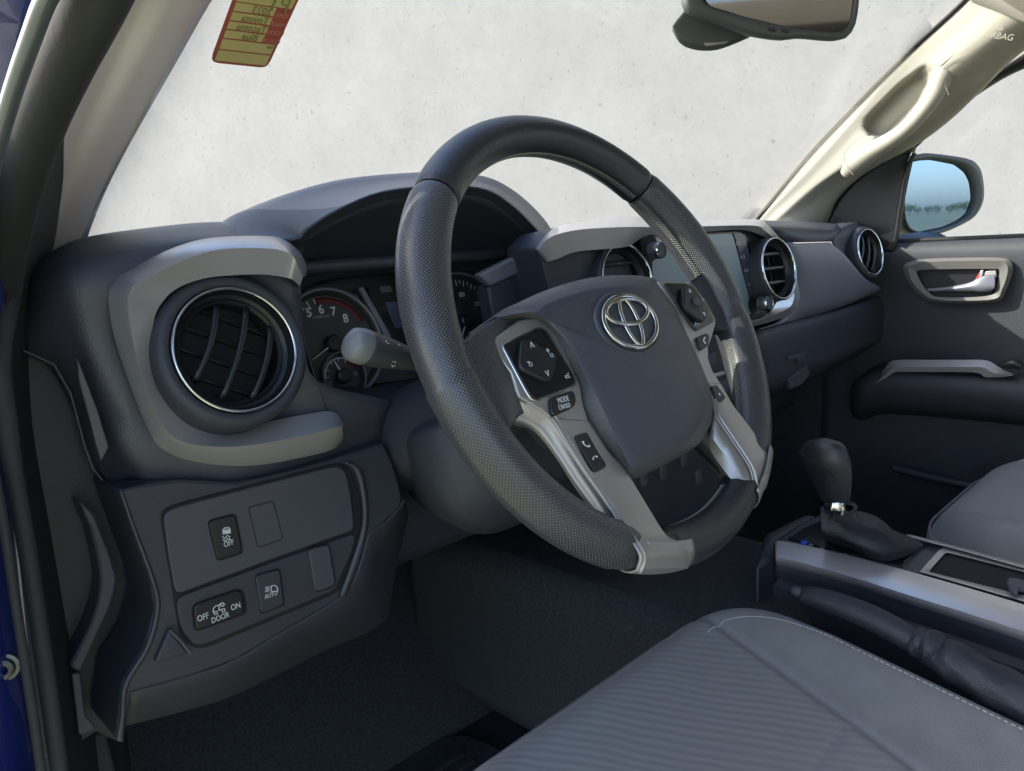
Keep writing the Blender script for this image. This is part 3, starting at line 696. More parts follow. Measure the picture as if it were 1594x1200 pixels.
# lower stack with small climate controls
ls = plate('lower_stack', P2(Y, [(880, 545), (1000, 532), (1080, 520), (1172, 506), (1180, 530), (1150, 700), (1120, 800), (960, 860), (900, 700)], .185), .2, PLAS, dash, bevel=.003)
for i, (x, y) in enumerate([(1098, 560), (1112, 584), (1128, 600), (1062, 716), (1030, 735), (1000, 745), (1085, 742)]):
    c = Y(x, y, .184)
    m_ = SIL if i == 1 else PLAS2
    v, f = boxdata(c, Vector((1, 0, 0)), Vector((0, .1, 1)).normalized(), Vector((0, -1, .1)).normalized(), .045 if i < 3 else .012, .006 if i == 1 else .018, .008)
    mesh('control_button', v, f, m_, ls, bevel=.0015)
# passenger side
sheet('top_pad', [
    YY([(1170, 352, .34), (1240, 352, .34), (1310, 356, .34)]) , YY([(1175, 343, .26), (1240, 344, .26), (1312, 349, .26)]), YY([(1185, 350, .19), (1240, 352, .19), (1308, 356, .19)]),
    YY([(1205, 362, .185), (1240, 364, .176), (1302, 366, .172)]), YY([(1205, 378, .190), (1250, 377, .174), (1298, 376, .172)])], PLAS, dash, nu=4, nv=4, solid=.003)
sheet('passenger_trim', [
    YY([(1205, 380, .185), (1232, 379, .162), (1265, 378, .160), (1292, 377, .162)]), YY([(1212, 410, .185), (1242, 410, .160), (1282, 402, .158), (1318, 400, .160)]),
    YY([(1220, 452, .185), (1258, 445, .162), (1305, 430, .160), (1345, 432, .162)]), YY([(1215, 495, .190), (1256, 482, .170), (1315, 466, .168), (1368, 446, .168)]),
    YY([(1180, 512, .185), (1270, 490, .185), (1320, 474, .185), (1372, 452, .180)])], SILD, dash, nu=4, nv=4, solid=.003)
sheet('vent_housing', [
    YY([(1290, 352, .26), (1308, 346, .26), (1330, 348, .26), (1350, 358, .25)]), YY([(1294, 366, .190), (1312, 355, .192), (1335, 351, .196), (1356, 364, .20)]),
    YY([(1298, 380, .180), (1314, 390, .190), (1340, 400, .198), (1368, 400, .205)]), YY([(1318, 404, .180), (1330, 420, .188), (1352, 436, .196), (1376, 434, .205)]), YY([(1345, 438, .180), (1352, 446, .186), (1364, 449, .190), (1378, 443, .20)])], PLAS, dash, nu=4, nv=4, solid=.002)
# glove box
sheet('glove_box', [
    YY([(1172, 516, .190), (1240, 497, .190), (1310, 480, .190), (1385, 455, .190)]), YY([(1180, 530, .182), (1245, 512, .182), (1310, 494, .182), (1395, 470, .182)]),
    YY([(1190, 570, .182), (1250, 550, .182), (1310, 530, .182), (1400, 500, .182)]), YY([(1196, 608, .19), (1240, 590, .19), (1300, 562, .19), (1395, 520, .19)]), YY([(1200, 620, .25), (1245, 600, .25), (1305, 570, .25), (1390, 530, .25)])], PLAS, dash, nu=4, nv=4, solid=.003)
gl = plate('glove_box_latch', P2(Y, [(1226, 556), (1254, 547), (1254, 553), (1246, 557), (1246, 566), (1243, 566), (1242, 558), (1227, 560)], .178), .004, PLAS2, dash, bevel=.0008)
plate('latch_bracket', P2(Y, [(1228, 590), (1256, 570), (1262, 582), (1246, 600), (1230, 606)], .182), .006, PLAS2, dash, bevel=.001)
# body of the dashboard behind the faces (depth towards the firewall)
box('dash_core', (-.335, .335, -.30), (1.06, .80, .045), PLAS, dash, .02)
sheet('top_surface', [[Vector((x, y, z)) for x in (-.30, .05, .37, .7, 1.03)] for y, z in ((.26, .055), (.34, .058), (.5, .05), (.78, .03))], PAD, dash, nu=2, nv=2, solid=.01)

# lower left panel with switches
kp = plate('knee_panel', P2(Y, [(184, 764), (232, 753), (279, 747), (367, 752), (420, 742), (475, 728), (517, 716), (597, 690), (610, 715), (620, 745), (627, 775), (622, 792), (598, 814), (576, 830), (564, 870), (550, 905), (522, 937), (440, 985),
    (367, 1028), (300, 1052), (206, 1078), (194, 1156), (180, 1152), (190, 1063), (226, 1005), (241, 947), (234, 905), (204, 822)], .198), .06, PLAS, dash, bevel=.0025)
FT = [(628, 778), (600, 812), (575, 829), (563, 868), (549, 904), (521, 935), (440, 983), (367, 1026), (300, 1050), (200, 1078)]
FB = [(636, 800), (624, 850), (615, 890), (608, 928), (602, 960), (570, 984), (500, 1014), (372, 1078), (300, 1102), (192, 1130)]
sheet('lower_fascia', [P2(Y, FT, .206), P2(Y, FT, .1985), P2(Y, [((a[0]*2+b[0])/3, (a[1]*2+b[1])/3) for a, b in zip(FT, FB)], .204), P2(Y, [((a[0]+b[0]*2)/3, (a[1]+b[1]*2)/3) for a, b in zip(FT, FB)], .228), P2(Y, FB, .262), P2(Y, FB, .31)], PLAS, dash, nu=4, nv=4, solid=.003)
rc = plate('switch_bezel', P2(Y, [(250, 803), (256, 792), (279, 783), (400, 752), (517, 722), (533, 721), (548, 731), (556, 755), (563, 786), (561, 826), (545, 880), (528, 922), (500, 934), (317, 1011), (300, 1009), (280, 990), (271, 930)], .1965), .004, PIT, dash, bevel=.001, rnd=.004)
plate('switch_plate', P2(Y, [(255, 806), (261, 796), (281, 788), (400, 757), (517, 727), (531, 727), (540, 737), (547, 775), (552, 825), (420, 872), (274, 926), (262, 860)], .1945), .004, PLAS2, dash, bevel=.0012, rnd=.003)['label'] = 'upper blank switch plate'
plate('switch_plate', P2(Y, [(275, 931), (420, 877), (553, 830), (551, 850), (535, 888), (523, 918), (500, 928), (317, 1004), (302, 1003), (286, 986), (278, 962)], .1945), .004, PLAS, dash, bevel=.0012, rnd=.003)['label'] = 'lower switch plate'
hl = sheet('bezel_lip', [P2(Y, [(535, 722), (552, 735), (563, 784), (561, 826), (544, 880), (528, 924)], .196), P2(Y, [(540, 720), (559, 732), (569, 784), (567, 828), (550, 884), (533, 928)], .1925), P2(Y, [(544, 721), (564, 732), (574, 784), (571, 830), (556, 888), (538, 930)], .198)], PLAS2, dash, nu=4, nv=2, solid=.001)
# left edge of the panel, the light on it put in as paler plastic
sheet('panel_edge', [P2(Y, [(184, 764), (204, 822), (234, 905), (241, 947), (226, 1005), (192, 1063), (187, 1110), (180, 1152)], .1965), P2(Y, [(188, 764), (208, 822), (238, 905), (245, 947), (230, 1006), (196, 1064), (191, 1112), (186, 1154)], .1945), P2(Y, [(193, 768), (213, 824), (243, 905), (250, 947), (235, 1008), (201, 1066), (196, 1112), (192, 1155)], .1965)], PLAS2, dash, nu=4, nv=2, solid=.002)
def swit(pts, m=BLK, par=None, h=.1915, nm='switch', r=.002):
    ctr = [sum(p[0] for p in pts)/len(pts), sum(p[1] for p in pts)/len(pts)]
    plate('switch_gap', P2(Y, [(ctr[0]+(x-ctr[0])*1.10, ctr[1]+(y-ctr[1])*1.07) for x, y in pts], .1941), .002, PIT, dash, bevel=0, rnd=r)
    return plate(nm, P2(Y, pts, h), .006, m, dash, bevel=.0012, rnd=r)
def ptext(body, px, py, size, par, y=.1911, m=WHT, nm='print', tilt=0):
    return text(nm, body, Y(px, py, y), (1, 0, 0), (0, .05, 1), size, m, par, nar=.74)
a = swit([(325, 812), (366, 801), (377, 860), (339, 872)]); a['label'] = 'traction control off switch'
ptext('OFF', 356, 846, .0062, a)
def px_lines(lists, rad=.0004, y=.1911): return [tubedata(P2(Y, l, y), rad, 5) for l in lists]
multi('skid_car_print', px_lines([[(347, 825), (349, 822), (356, 821), (358, 824), (359, 829), (347, 831), (347, 825)], [(346, 835), (350, 838), (354, 833), (358, 836)], [(347, 840), (351, 842), (355, 838), (359, 840)]], .0005)
      + px_lines([[(348, 826), (357, 825)], [(348, 828), (358, 827)]], .0008), WHT, a)
a = plate('blank_cover', P2(Y, [(388, 790), (425, 781), (439, 838), (402, 851)], .1942), .001, PLAS2, dash, bevel=.0003, rnd=.002); a['label'] = 'empty switch cover'
multi('blank_outline', px_lines([[(387, 792), (390, 789), (423, 780), (426, 782), (440, 836), (438, 840), (404, 852), (401, 850), (387, 792)]], .00035, .1944), PIT, dash)
a = swit([(398, 897), (435, 886), (442, 941), (407, 955)], PLAS); a['label'] = 'automatic high beam switch'
ptext('AUTO', 422, 926, .0054, a)
multi('beam_print', px_lines([[(413, 915), (419, 913)], [(413, 918), (419, 916)], [(413, 921), (419, 919)], [(422, 912), (428, 911), (432, 915), (432, 921)], [(422, 912), (422, 920), (432, 921)]], .00045), WHT, a)
a = swit([(481, 856), (512, 848), (522, 908), (517, 913), (492, 921)], PLAS2); a['label'] = 'plain blank switch'
a = swit([(302, 946), (308, 940), (370, 918), (377, 923), (381, 950), (378, 956), (311, 981), (305, 978)], BLK); a['label'] = 'door lamp rocker switch'
ptext('OFF', 316, 961, .0068, a); ptext('ON', 367, 944, .0068, a); ptext('DOOR', 343, 961.5, .0064, a)
multi('door_lamp_print', px_lines([[(332, 953), (332, 947), (336, 943), (341, 942), (341, 950)], [(332, 953), (336, 952)], [(340, 950), (350, 947)], [(340, 942), (346, 938), (350, 941)]], .00045)
      + [tubedata([Y(cx+2.6*math.cos(k*.7), cy+2.6*math.sin(k*.7), .1911) for k in range(10)], .0004, 5) for cx, cy in ((336, 954), (348, 950), (346, 941))], WHT, a)
plate('hood_release', P2(Y, [(264, 980), (296, 1017), (241, 1032)], .193), .006, PLAS, dash, bevel=.002)
tube('hood_release_edge', P2(Y, [(264, 980), (280, 996), (297, 1017)], .1915), .0012, PLAS2, dash, 8)
# end cover below the pad
ENDC = mat('end_cover_plastic', (.022, .024, .029), .5, bump=.35, bscale=1400, mottle=.1)
plate('end_cover', P2(Y, [(30, 530), (84, 566), (120, 640), (172, 762), (204, 822), (236, 905), (243, 947), (228, 1005), (196, 1064), (192, 1158), (150, 1140), (90, 1180), (20, 1180)], .262), .12, ENDC, dash, bevel=.002)
tube('cover_seam', P2(Y, [(37, 546), (84, 567), (110, 612), (133, 697), (145, 729), (173, 765), (198, 735), (183, 700)], .238), .0008, PLAS2, dash, 6)
plate('pad_corner_light', P2(Y, [(120, 556), (134, 590), (153, 640), (170, 696), (158, 718), (149, 690), (138, 645), (124, 595)], .2035), .004, HUBS, dash, bevel=.001)  # paler plate standing in for light on the corner of the pad
plate('end_trim', P2(Y, [(123, 779), (150, 801), (160, 828), (172, 858), (184, 898), (180, 925), (169, 955), (155, 985), (140, 1018), (126, 1048), (108, 1038), (124, 1008), (142, 972), (153, 938), (158, 905), (151, 862), (142, 824)], .240), .03, PLAS2, dash, bevel=.0025)
plate('kick_piece', P2(Y, [(112, 1050), (125, 1047), (133, 1113), (150, 1134), (123, 1145)], .24), .01, PLAS2, dash, bevel=.001)

# ============================================================ INSTRUMENT CLUSTER
cl = thing('instrument_cluster', 'instrument cluster with tachometer, temperature gauge and speedometer under the hood', 'gauges', (0, .28, -.01))
CP0 = (-.083, .290, -.016); cn = azel(0, 15); CP = PLN(CP0, cn)
ca, cb, _ = basis(cn)
plate('cluster_panel', P2(CP, [(455, 455), (560, 425), (760, 420), (830, 470), (800, 590), (640, 590), (560, 600), (495, 602), (470, 540)], -.004), .006, BLK, cl, bevel=0)
def gauge(px, py, r, a0, a1, nt, rp, nm='gauge_dial'):
    c = CP(px, py, 0)
    g = lathe(nm, c, cn, [(r*1.06, -.002), (r*1.05, .006), (r*1.0, .0068), (r*.955, .0045), (r*.93, .0006), (.0001, .0005)], GAUG, cl, 72)
    lathe('gauge_ring', c, cn, [(r*1.07, .0055), (r*1.05, .0078), (r*1.02, .0078), (r*1.0, .0066)], SILD, g, 72, sharp=0)
    def at(t, rr, h=.0009): return c+(ca*math.cos(R(t))+cb*math.sin(R(t)))*r*rr+cn*h
    return g, at, c
g, at, c = gauge(516, 536, .0530, 0, 0, 0, 0); g['label'] = 'tachometer'
for n_, (x, y) in {'5': (481, 487), '6': (500, 482), '7': (519, 485), '8': (538, 496)}.items():
    text('numeral', n_, CP(x, y, .0012), ca, cb, .0125, WHT, g, bold=.0002)
text('unit_print', 'x1000r/min', CP(500, 493, .0012), ca, cb, .0042, PRG, g)
def arcstrip(at, t0, t1, r0, r1, h, m, par, nm):
    n = 24; vs = []; fs = []
    for i in range(n+1):
        t = t0+(t1-t0)*i/n; vs += [at(t, r0, h), at(t, r1, h)]
    fs = [(2*i, 2*i+1, 2*i+3, 2*i+2) for i in range(n)]
    return mesh(nm, vs, facing(vs, fs), m, par, sharp=0, solid=.0002)
arcstrip(at, 100, 25, .78, .90, .0010, REDD, g, 'red_zone')
tk = []
for i in range(0, 14): t = 150-i*10; tk.append(tubedata([at(t, .80 if i % 2 else .74), at(t, .90)], .0005, 5))
multi('tick_print', tk[:6], WHT, g)
nd = c+cn*.004
lathe('needle_hub', c+cn*.001, cn, [(.0085, 0), (.0085, .006), (.007, .0075), (.0001, .0078)], BLK, g, 32)
tube('needle', [c+cn*.005, at(205, .55, .005)], [.0008, .0004], WHT, g, 6)
# temperature gauge
g, at, c = gauge(532, 586, .0225, 0, 0, 0, 0, 'temperature_dial'); g['label'] = 'temperature gauge'
arcstrip(at, 175, 60, .80, .85, .0011, WHT, g, 'band_print')
tk = [tubedata([at(t, .66), at(t, .84)], .0004, 5) for t in (175, 150, 120, 90, 62)]; multi('tick_print', tk, WHT, g)
arcstrip(at, 55, 15, .66, .86, .0011, REDD, g, 'red_zone')
tube('needle', [c+cn*.004, at(112, .86, .004)], [.0016, .0005], WHT, g, 6)
lathe('needle_hub', c+cn*.001, cn, [(.0075, 0), (.0075, .006), (.006, .007), (.0001, .0072)], BLK, g, 28)
text('letter_print', 'C', at(200, .7, .0012), ca, cb, .006, PRG, g); text('letter_print', 'H', at(0, .7, .0012), ca, cb, .006, PRG, g)
# speedometer
g, at, c = gauge(722, 500, .0530, 0, 0, 0, 0); g['label'] = 'speedometer'
for n_, (x, y) in {'80': (719, 459), '100': (744, 473), '120': (758, 494)}.items():
    text('numeral', n_, CP(x, y, .0012), ca, cb, .0085, WHT, g)
multi('tick_print', [tubedata([at(t, .84 if i % 2 else .78), at(t, .91)], .0004, 5) for i, t in enumerate(range(130, -10, -7))], WHT, g)
lathe('needle_hub', c+cn*.001, cn, [(.0085, 0), (.0085, .006), (.007, .0075), (.0001, .0078)], BLK, g, 32)
tube('needle', [c+cn*.005, at(235, .6, .005)], [.0008, .0004], WHT, g, 6)
# centre display and its slanted pillar
plate('display', P2(CP, [(572, 447), (680, 443), (690, 565), (612, 560)], .002), .003, GLOSS, cl, bevel=.0006)
plate('divider', P2(CP, [(559, 447), (566, 446), (608, 520), (614, 545), (604, 548), (596, 515)], .006), .005, SILD, cl, bevel=.001)
plate('indicator_strip', P2(CP, [(545, 458), (556, 458), (578, 500), (566, 488)], .001), .001, PLAS2, cl, bevel=0)
text('indicator_print', '\u2592\u2592', CP(601, 451, .0035), ca, cb, .007, PRG, cl)
plate('display_window', P2(CP, [(600, 470), (675, 467), (678, 505), (615, 510)], .0026), .0008, SC2, cl, bevel=.0002)

# ============================================================ DRIVER'S PILLAR, SEAL, BODY EDGE
dp = thing('windshield_pillar_trim', 'taupe plastic pillar trim at the left of the windshield, driver side', 'pillar trim', (-.28, .3, .1))
PX_R = [(380, -90, .17), (324, 0, .22), (271, 94, .26), (211, 199, .30), (177, 260, .33), (151, 316, .37), (131, 370, .41), (118, 420, .44)]
PX_L = [(235, -110, .12), (184, 0, .175), (135, 113, .21), (87, 226, .245), (56, 320, .28), (40, 380, .30), (33, 430, .32), (28, 480, .33)]
rows = []
for a, b in zip(PX_L, PX_R):
    rows.append([Y(a[0]-14, a[1], a[2]+.03), Y(*a), Y(a[0]*.72+b[0]*.28, a[1]*.72+b[1]*.28, a[2]+.022), Y(a[0]*.4+b[0]*.6, a[1]*.4+b[1]*.6, a[2]*.4+b[2]*.6-.012), Y(*b), Y(b[0]-3, b[1], b[2]+.006), Y(b[0]-16, b[1], b[2]+.045)])
sheet('pillar_shell', rows, mat('pillar_taupe', (.72, .655, .625), .62, bump=.2, bscale=1800, mottle=.03), dp, nu=5, nv=4, solid=.003)
fr = thing('door_frame', 'black rubber weatherstrip around the open driver door', 'door frame', (-.38, .1, -.1))
UP = [(190, -110, -.36), (143, 0, -.36), (100, 90, -.36), (62, 180, -.36), (30, 280, -.36), (8, 380, -.36), (-2, 470, -.362)]
LO = [(-2, 560, .15), (8, 650, .15), (22, 740, .15), (38, 830, .15), (54, 930, .15), (70, 1040, .148), (84, 1140, .145), (100, 1250, .14)]
path = [X(*p) for p in UP]+[Y(*p) for p in LO]
tube('weatherstrip', path, [.0125]*6+[.0115]+[.0060]*2+[.0050]*6, RUB, fr, 20, sm=5)
tube('seal_lip', [p+Vector((-.006, -.010, 0)) for p in [X(150, -60, -.37), X(96, 0, -.372), X(62, 80, -.374), X(30, 170, -.376), X(4, 260, -.378), X(-20, 360, -.38)]], [.0038]*6, BLUEF, fr, 12, sm=5)
LIP = [Y(-8, 740, .135), Y(8, 830, .135), Y(23, 930, .135), Y(40, 1040, .135), Y(54, 1130, .135), Y(70, 1240, .135)]
tube('seal_lip', LIP, .0028, RUB, fr, 10, sm=4)
# dark inner jamb
sheet('jamb', [[Y(x+12, y, .19) for x, y in ((190, -60), (120, 60), (60, 220), (20, 360), (0, 480))]+[Y(x, y, .19) for x, y in ((10, 650), (40, 830), (75, 1040), (100, 1250))],
    [Y(x+60, y, .30) for x, y in ((190, -60), (120, 60), (60, 220), (20, 360), (0, 480))]+[Y(x+60, y, .30) for x, y in ((10, 650), (40, 830), (75, 1040), (100, 1250))],
    [Y(x+130, y, .34) for x, y in ((150, -60), (80, 60), (10, 220), (-40, 360), (-60, 480))]+[Y(x+110, y, .34) for x, y in ((10, 650), (40, 830), (75, 1040), (100, 1250))]], PIT, fr, nu=4, nv=3, solid=.002)
bd = thing('front_fender', 'glossy blue painted body edge of the truck outside the driver door seal', 'fender', (-.45, .3, -.1))
sheet('painted_panel', [[Y(-120, -40, .10), Y(-120, 250, .10), Y(-120, 600, .10), Y(-120, 900, .10), Y(-120, 1260, .10)],
    [Y(40, -40, .17), Y(0, 250, .17), Y(-10, 600, .17), Y(10, 900, .155), Y(50, 1260, .15)],
    [Y(120, -60, .20), Y(40, 200, .20), Y(10, 600, .20), Y(35, 900, .19), Y(80, 1260, .19)]], BLUE, bd, nu=5, nv=4, solid=.002)
bp = lathe('hinge_bolt', Y(8, 1036, .150), (-.45, -1, .05), [(.0085, 0), (.0085, .003), (.0065, .0035), (.0062, .007), (.0050, .0078), (.0032, .0075), (.003, .003), (.0001, .003)], BOLT, bd, 18)
plate('hinge_plate', P2(Y, [(-20, 1010), (16, 1018), (24, 1046), (18, 1060), (-20, 1062)], .1525), .004, BLUE, bd, bevel=.001)
struct(plate('door_sill', P2(Y, [(81, 1166), (122, 1149), (200, 1130), (168, 1150), (196, 1260), (90, 1260)], .30), .02, RUB, None, bevel=.003))

# ============================================================ PASSENGER PILLAR
pp = thing('windshield_pillar_trim', 'sunlit cream pillar trim with a grab handle at the right of the windshield', 'pillar trim', (.95, .2, .2))
pl = [(1572, -75), (1500, 4), (1418, 80), (1336, 162), (1262, 240), (1206, 308), (1180, 341), (1165, 362)]
pm = [(1640, -50), (1560, 30), (1478, 100), (1402, 178), (1330, 245), (1262, 296), (1212, 340), (1196, 362)]
pk = [(1700, 0), (1590, 60), (1520, 116), (1462, 172), (1400, 212), (1340, 254), (1290, 300), (1262, 350)]
pr2 = [(1720, 20), (1600, 74), (1524, 143), (1478, 186), (1426, 224), (1347, 269), (1305, 308), (1284, 352)]
xs = [.86, .89, .92, .95, .975, .995, 1.005, 1.01]
rows = []
for i in range(8):
    x = xs[i]; rows.append([X(*pl[i], x+.03), X(*pl[i], x), X(*[.5*(u+v) for u, v in zip(pl[i], pm[i])], x-.008), X(*pm[i], x-.014), X(*[.5*u+.5*v for u, v in zip(pm[i], pk[i])], x-.006), X(*pk[i], x+.016), X(*pr2[i], x+.05), X(*pr2[i], x+.10)])
psh = sheet('pillar_shell', rows, BEI, pp, nu=9, nv=16, solid=.003)
tube('glass_seal', [X(x-1, y-1, xs[i]-.004) for i, (x, y) in enumerate(pl)], .0028, RUB, pp, 8, sm=4)
def PXh(px, py, k=0):   # pillar depth at a pixel, k towards the cab
    t = (px-1165)/(1600-1165); return X(px, py, 1.012-.12*t-k)
# recess behind handle
rec = [(1350, 182), (1366, 166), (1400, 132), (1436, 104), (1452, 110), (1456, 128), (1444, 158), (1420, 186), (1392, 212), (1372, 216), (1354, 208), (1347, 196)]
BEIR = mat('pillar_recess', (0.400, 0.380, 0.336), .7, bump=.2, bscale=1500)
# the finger recess is pressed into the shell itself
def to_px(P):
    d = P-CAM; z = d.dot(Fv); return 797+FPX*d.dot(Rv)/z, 600-FPX*d.dot(Uv)/z
def inside(x, y, poly):
    c = False; n = len(poly); dm_ = 1e9
    for i in range(n):
        (x0, y0), (x1, y1) = poly[i], poly[(i+1) % n]
        if (y0 > y) != (y1 > y) and x < (x1-x0)*(y-y0)/(y1-y0)+x0: c = not c
        t = max(0, min(1, ((x-x0)*(x1-x0)+(y-y0)*(y1-y0))/((x1-x0)**2+(y1-y0)**2)))
        dm_ = min(dm_, math.hypot(x-x0-t*(x1-x0), y-y0-t*(y1-y0)))
    return dm_ if c else -dm_
for v in psh.data.vertices:
    q = to_px(v.co+Vector(pp.location)); dd = inside(q[0], q[1], rec)
    if dd > -3:
        t = min(1, (dd+3)/11); t = t*t*(3-2*t); v.co += Vector((.032, .020, .004))*t
# handle bar along the recess
hb_ = [(1318, 268), (1336, 250), (1362, 232), (1386, 218), (1412, 199), (1436, 174), (1456, 146), (1466, 120), (1486, 88)]
hk = [-.010, .004, .014, .018, .020, .020, .018, .010, -.012]
tube('grab_handle', [PXh(x, y, k) for (x, y), k in zip(hb_, hk)], [.012, .0180, .0155, .0135, .0125, .0125, .0135, .0165, .013], BEI, pp, 20, sm=6)
SEAMB = mat('beige_seam', (.20, .19, .16), .8)
for ln in ([(1344, 212), (1327, 224), (1314, 240), (1318, 258), (1328, 272)], [(1455, 118), (1458, 108), (1474, 94), (1492, 80), (1506, 76)], [(1477, 148), (1470, 128), (1468, 108), (1482, 96), (1500, 88)]):
    tube('seam_line', [PXh(x, y, .022) for x, y in ln], .0005, SEAMB, pp, 5, sm=3)
tA = PXh(1562, 47, .014); 
def oncam_text(body, px, py, x, size, m, par, ang, nm):
    c = X(px, py, x); d1 = (X(px+20, py+20*math.tan(R(ang)), x)-c); d2 = X(px, py-20, x)-c
    return text(nm, body, c, d1, d2, size, m, par)
oncam_text('SRS', 1552, 42, .832, .0115, EMB, pp, 8, 'embossed_text'); oncam_text('AIRBAG', 1554, 56, .832, .0115, EMB, pp, 8, 'embossed_text')

# ============================================================ PASSENGER DOOR
pd = thing('passenger_door', 'closed passenger door with dark trim, silver armrest strip and inside handle', 'car door', (1.1, .05, -.2))
# sail panel
sheet('sail_panel', [[X(1286, 350, 1.06), X(1306, 306, 1.06), X(1340, 268, 1.06), (X(1400, 236, 1.06)), X(1428, 220, 1.06)],
    [X(1310, 380, 1.07), X(1345, 350, 1.07), X(1372, 310, 1.07), X(1395, 275, 1.07), X(1412, 252, 1.07)],
    [X(1390, 392, 1.075), X(1398, 374, 1.075), X(1405, 330, 1.075), X(1412, 290, 1.075), X(1424, 240, 1.075)]], BLK, pd, nu=4, nv=4, solid=.004)
tube('sail_edge', [X(1393, 376, 1.068), X(1402, 320, 1.068), X(1410, 270, 1.068), X(1424, 238, 1.068)], .004, BLK, pd, 10, sm=3)
fo = [(1424, 238), (1432, 219), (1454, 200), (1495, 167), (1551, 129), (1594, 107), (1680, 70)]
fi = [(1404, 236), (1428, 214), (1447, 190), (1480, 160), (1530, 118), (1594, 72), (1680, 10)]
sheet('window_frame', [[X(x, y, 1.05) for x, y in fi], [X((a[0]+b[0])/2, (a[1]+b[1])/2, 1.045) for a, b in zip(fi, fo)], [X(x, y, 1.06) for x, y in fo]], BLK, pd, nu=4, nv=3, solid=.012)
DG = mat('door_trim_grey', (0.0347, 0.0363, 0.0461), .6, bump=.6, bscale=700, mottle=.12)
def DZ(px, py, x): return X(px, py, x)
# trim skin from belt line to floor
def ymap(yv, zv, x): return Vector((x, yv, zv))
prof = [(1.10, .028), (1.088, .031), (1.078, .024), (1.072, .010), (1.074, -.02), (1.080, -.075), (1.082, -.14), (1.085, -.20), (1.085, -.30), (1.08, -.45), (1.08, -.665)]
rows = []
for x, z in prof: rows.append([Vector((x+.004*math.sin(yv*9), yv, z)) for yv in (.30, .22, .15, .05, -.1, -.3, -.6)])
sheet('door_trim', rows, DG, pd, nu=3, nv=3, solid=.006)
tube('window_wiper_strip', [Vector((1.096, yv, .034)) for yv in (.19, .1, -.1, -.3, -.6)], .004, RUB, pd, 8)
TG = mat('door_bezel', (0.120, 0.117, 0.111), .55, bump=.2, bscale=1200, mottle=.05)
bz_o = [(1406, 418), (1412, 409), (1440, 403), (1500, 401), (1558, 401), (1574, 408), (1576, 424), (1566, 452), (1552, 469), (1500, 472), (1452, 470), (1432, 460), (1414, 440)]
bz_m = [(1414, 420), (1419, 413), (1442, 408), (1500, 406), (1554, 406), (1567, 412), (1568, 426), (1560, 450), (1549, 465), (1500, 468), (1455, 466), (1437, 457), (1420, 438)]
bz_i = [(1427, 424), (1431, 421), (1444, 419.5), (1500, 418.5), (1548, 418.5), (1555, 420), (1555, 430), (1551, 446), (1543, 459), (1500, 463), (1460, 462), (1446, 455), (1434, 440)]
LLb = [cr([X(x, y, 1.084) for x, y in bz_o], 4, True), cr([X(x, y, 1.062) for x, y in bz_o], 4, True), cr([X(x, y, 1.056) for x, y in bz_m], 4, True), cr([X(x, y, 1.060) for x, y in bz_i], 4, True), cr([X(x, y, 1.072) for x, y in bz_i], 4, True)]
hz = loops('handle_bezel', LLb, TG, pd, cap=False, sharp=30)
plate('handle_cup', [X(x, y, 1.0705) for x, y in bz_i], .006, BLK, pd, bevel=0)
hl_ = sheet('door_handle', [[X(1444, 449, 1.066), X(1478, 446, 1.060), X(1508, 440, 1.055), X(1522, 433, 1.053), X(1536, 428, 1.053), X(1549, 427, 1.055)],
    [X(1443, 452, 1.062), X(1478, 450, 1.056), X(1508, 447, 1.051), X(1522, 446, 1.049), X(1536, 446, 1.050), X(1549, 446, 1.052)],
    [X(1446, 455, 1.066), X(1480, 454, 1.060), X(1510, 453, 1.055), X(1524, 454, 1.053), X(1536, 454, 1.054), X(1544, 453, 1.056)]], SILD, pd, nu=5, nv=4, solid=.003)
plate('lock_button', P2(X, [(1532, 426), (1536, 422), (1550, 421), (1551, 432), (1534, 434)], 1.057), .004, SIL, pd, bevel=.001, rnd=.001)
lk = plate('lock_lever', P2(X, [(1526, 421), (1531, 420), (1528, 436), (1522, 437)], 1.056), .006, SIL, pd, bevel=.0012)
plate('red_flag', P2(X, [(1525, 423), (1527, 434), (1517, 436)], 1.0575), .003, REDM, pd, bevel=.0004)
# armrest with silver strip
A1 = [(1357, 600), (1366, 588), (1378, 572), (1386, 563), (1400, 560), (1450, 560), (1500, 560), (1536, 561), (1556, 572), (1578, 582)]
A2 = [(1361, 600), (1371, 590), (1384, 578), (1391, 573), (1405, 571), (1450, 571), (1500, 571), (1530, 572), (1548, 581), (1577, 584)]
A3 = [(1362, 604), (1374, 592), (1388, 582), (1395, 579), (1408, 579), (1450, 579), (1500, 579), (1524, 581), (1534, 587), (1562, 587)]
sheet('armrest_strip', [[X(x, y, 1.045) for x, y in A1], [X(x, y, 1.020) for x, y in A1], [X(x, y, 1.004) for x, y in A2], [X(x, y, 1.008) for x, y in A3], [X(x, y, 1.03) for x, y in A3]], SIL, pd, nu=4, nv=1, solid=.001, sharp=25)
prof = [(1.085, -.192), (1.03, -.200), (1.012, -.208), (1.004, -.225), (1.010, -.250), (1.03, -.275), (1.075, -.295)]
rows = []
for x, z in prof: rows.append([Vector((x+dx, yv, z+dz)) for yv, dx, dz in ((.235, .06, -.045), (.215, .02, -.03), (.19, .002, -.014), (.15, 0, -.004), (0, 0, 0), (-.15, 0, 0), (-.6, 0, .01))])
sheet('armrest', rows, DG, pd, nu=4, nv=4, solid=.004)
tube('window_switch', [X(1560, 570, 1.02), X(1580, 566, 1.02), X(1590, 572, 1.02)], [.006, .009, .006], BLK, pd, 10, sm=3)
tube('map_pocket_edge', [Vector((1.045, .14, -.40)), Vector((1.04, 0, -.41)), Vector((1.04, -.3, -.41))], .008, PLAS, pd, 10, sm=3)
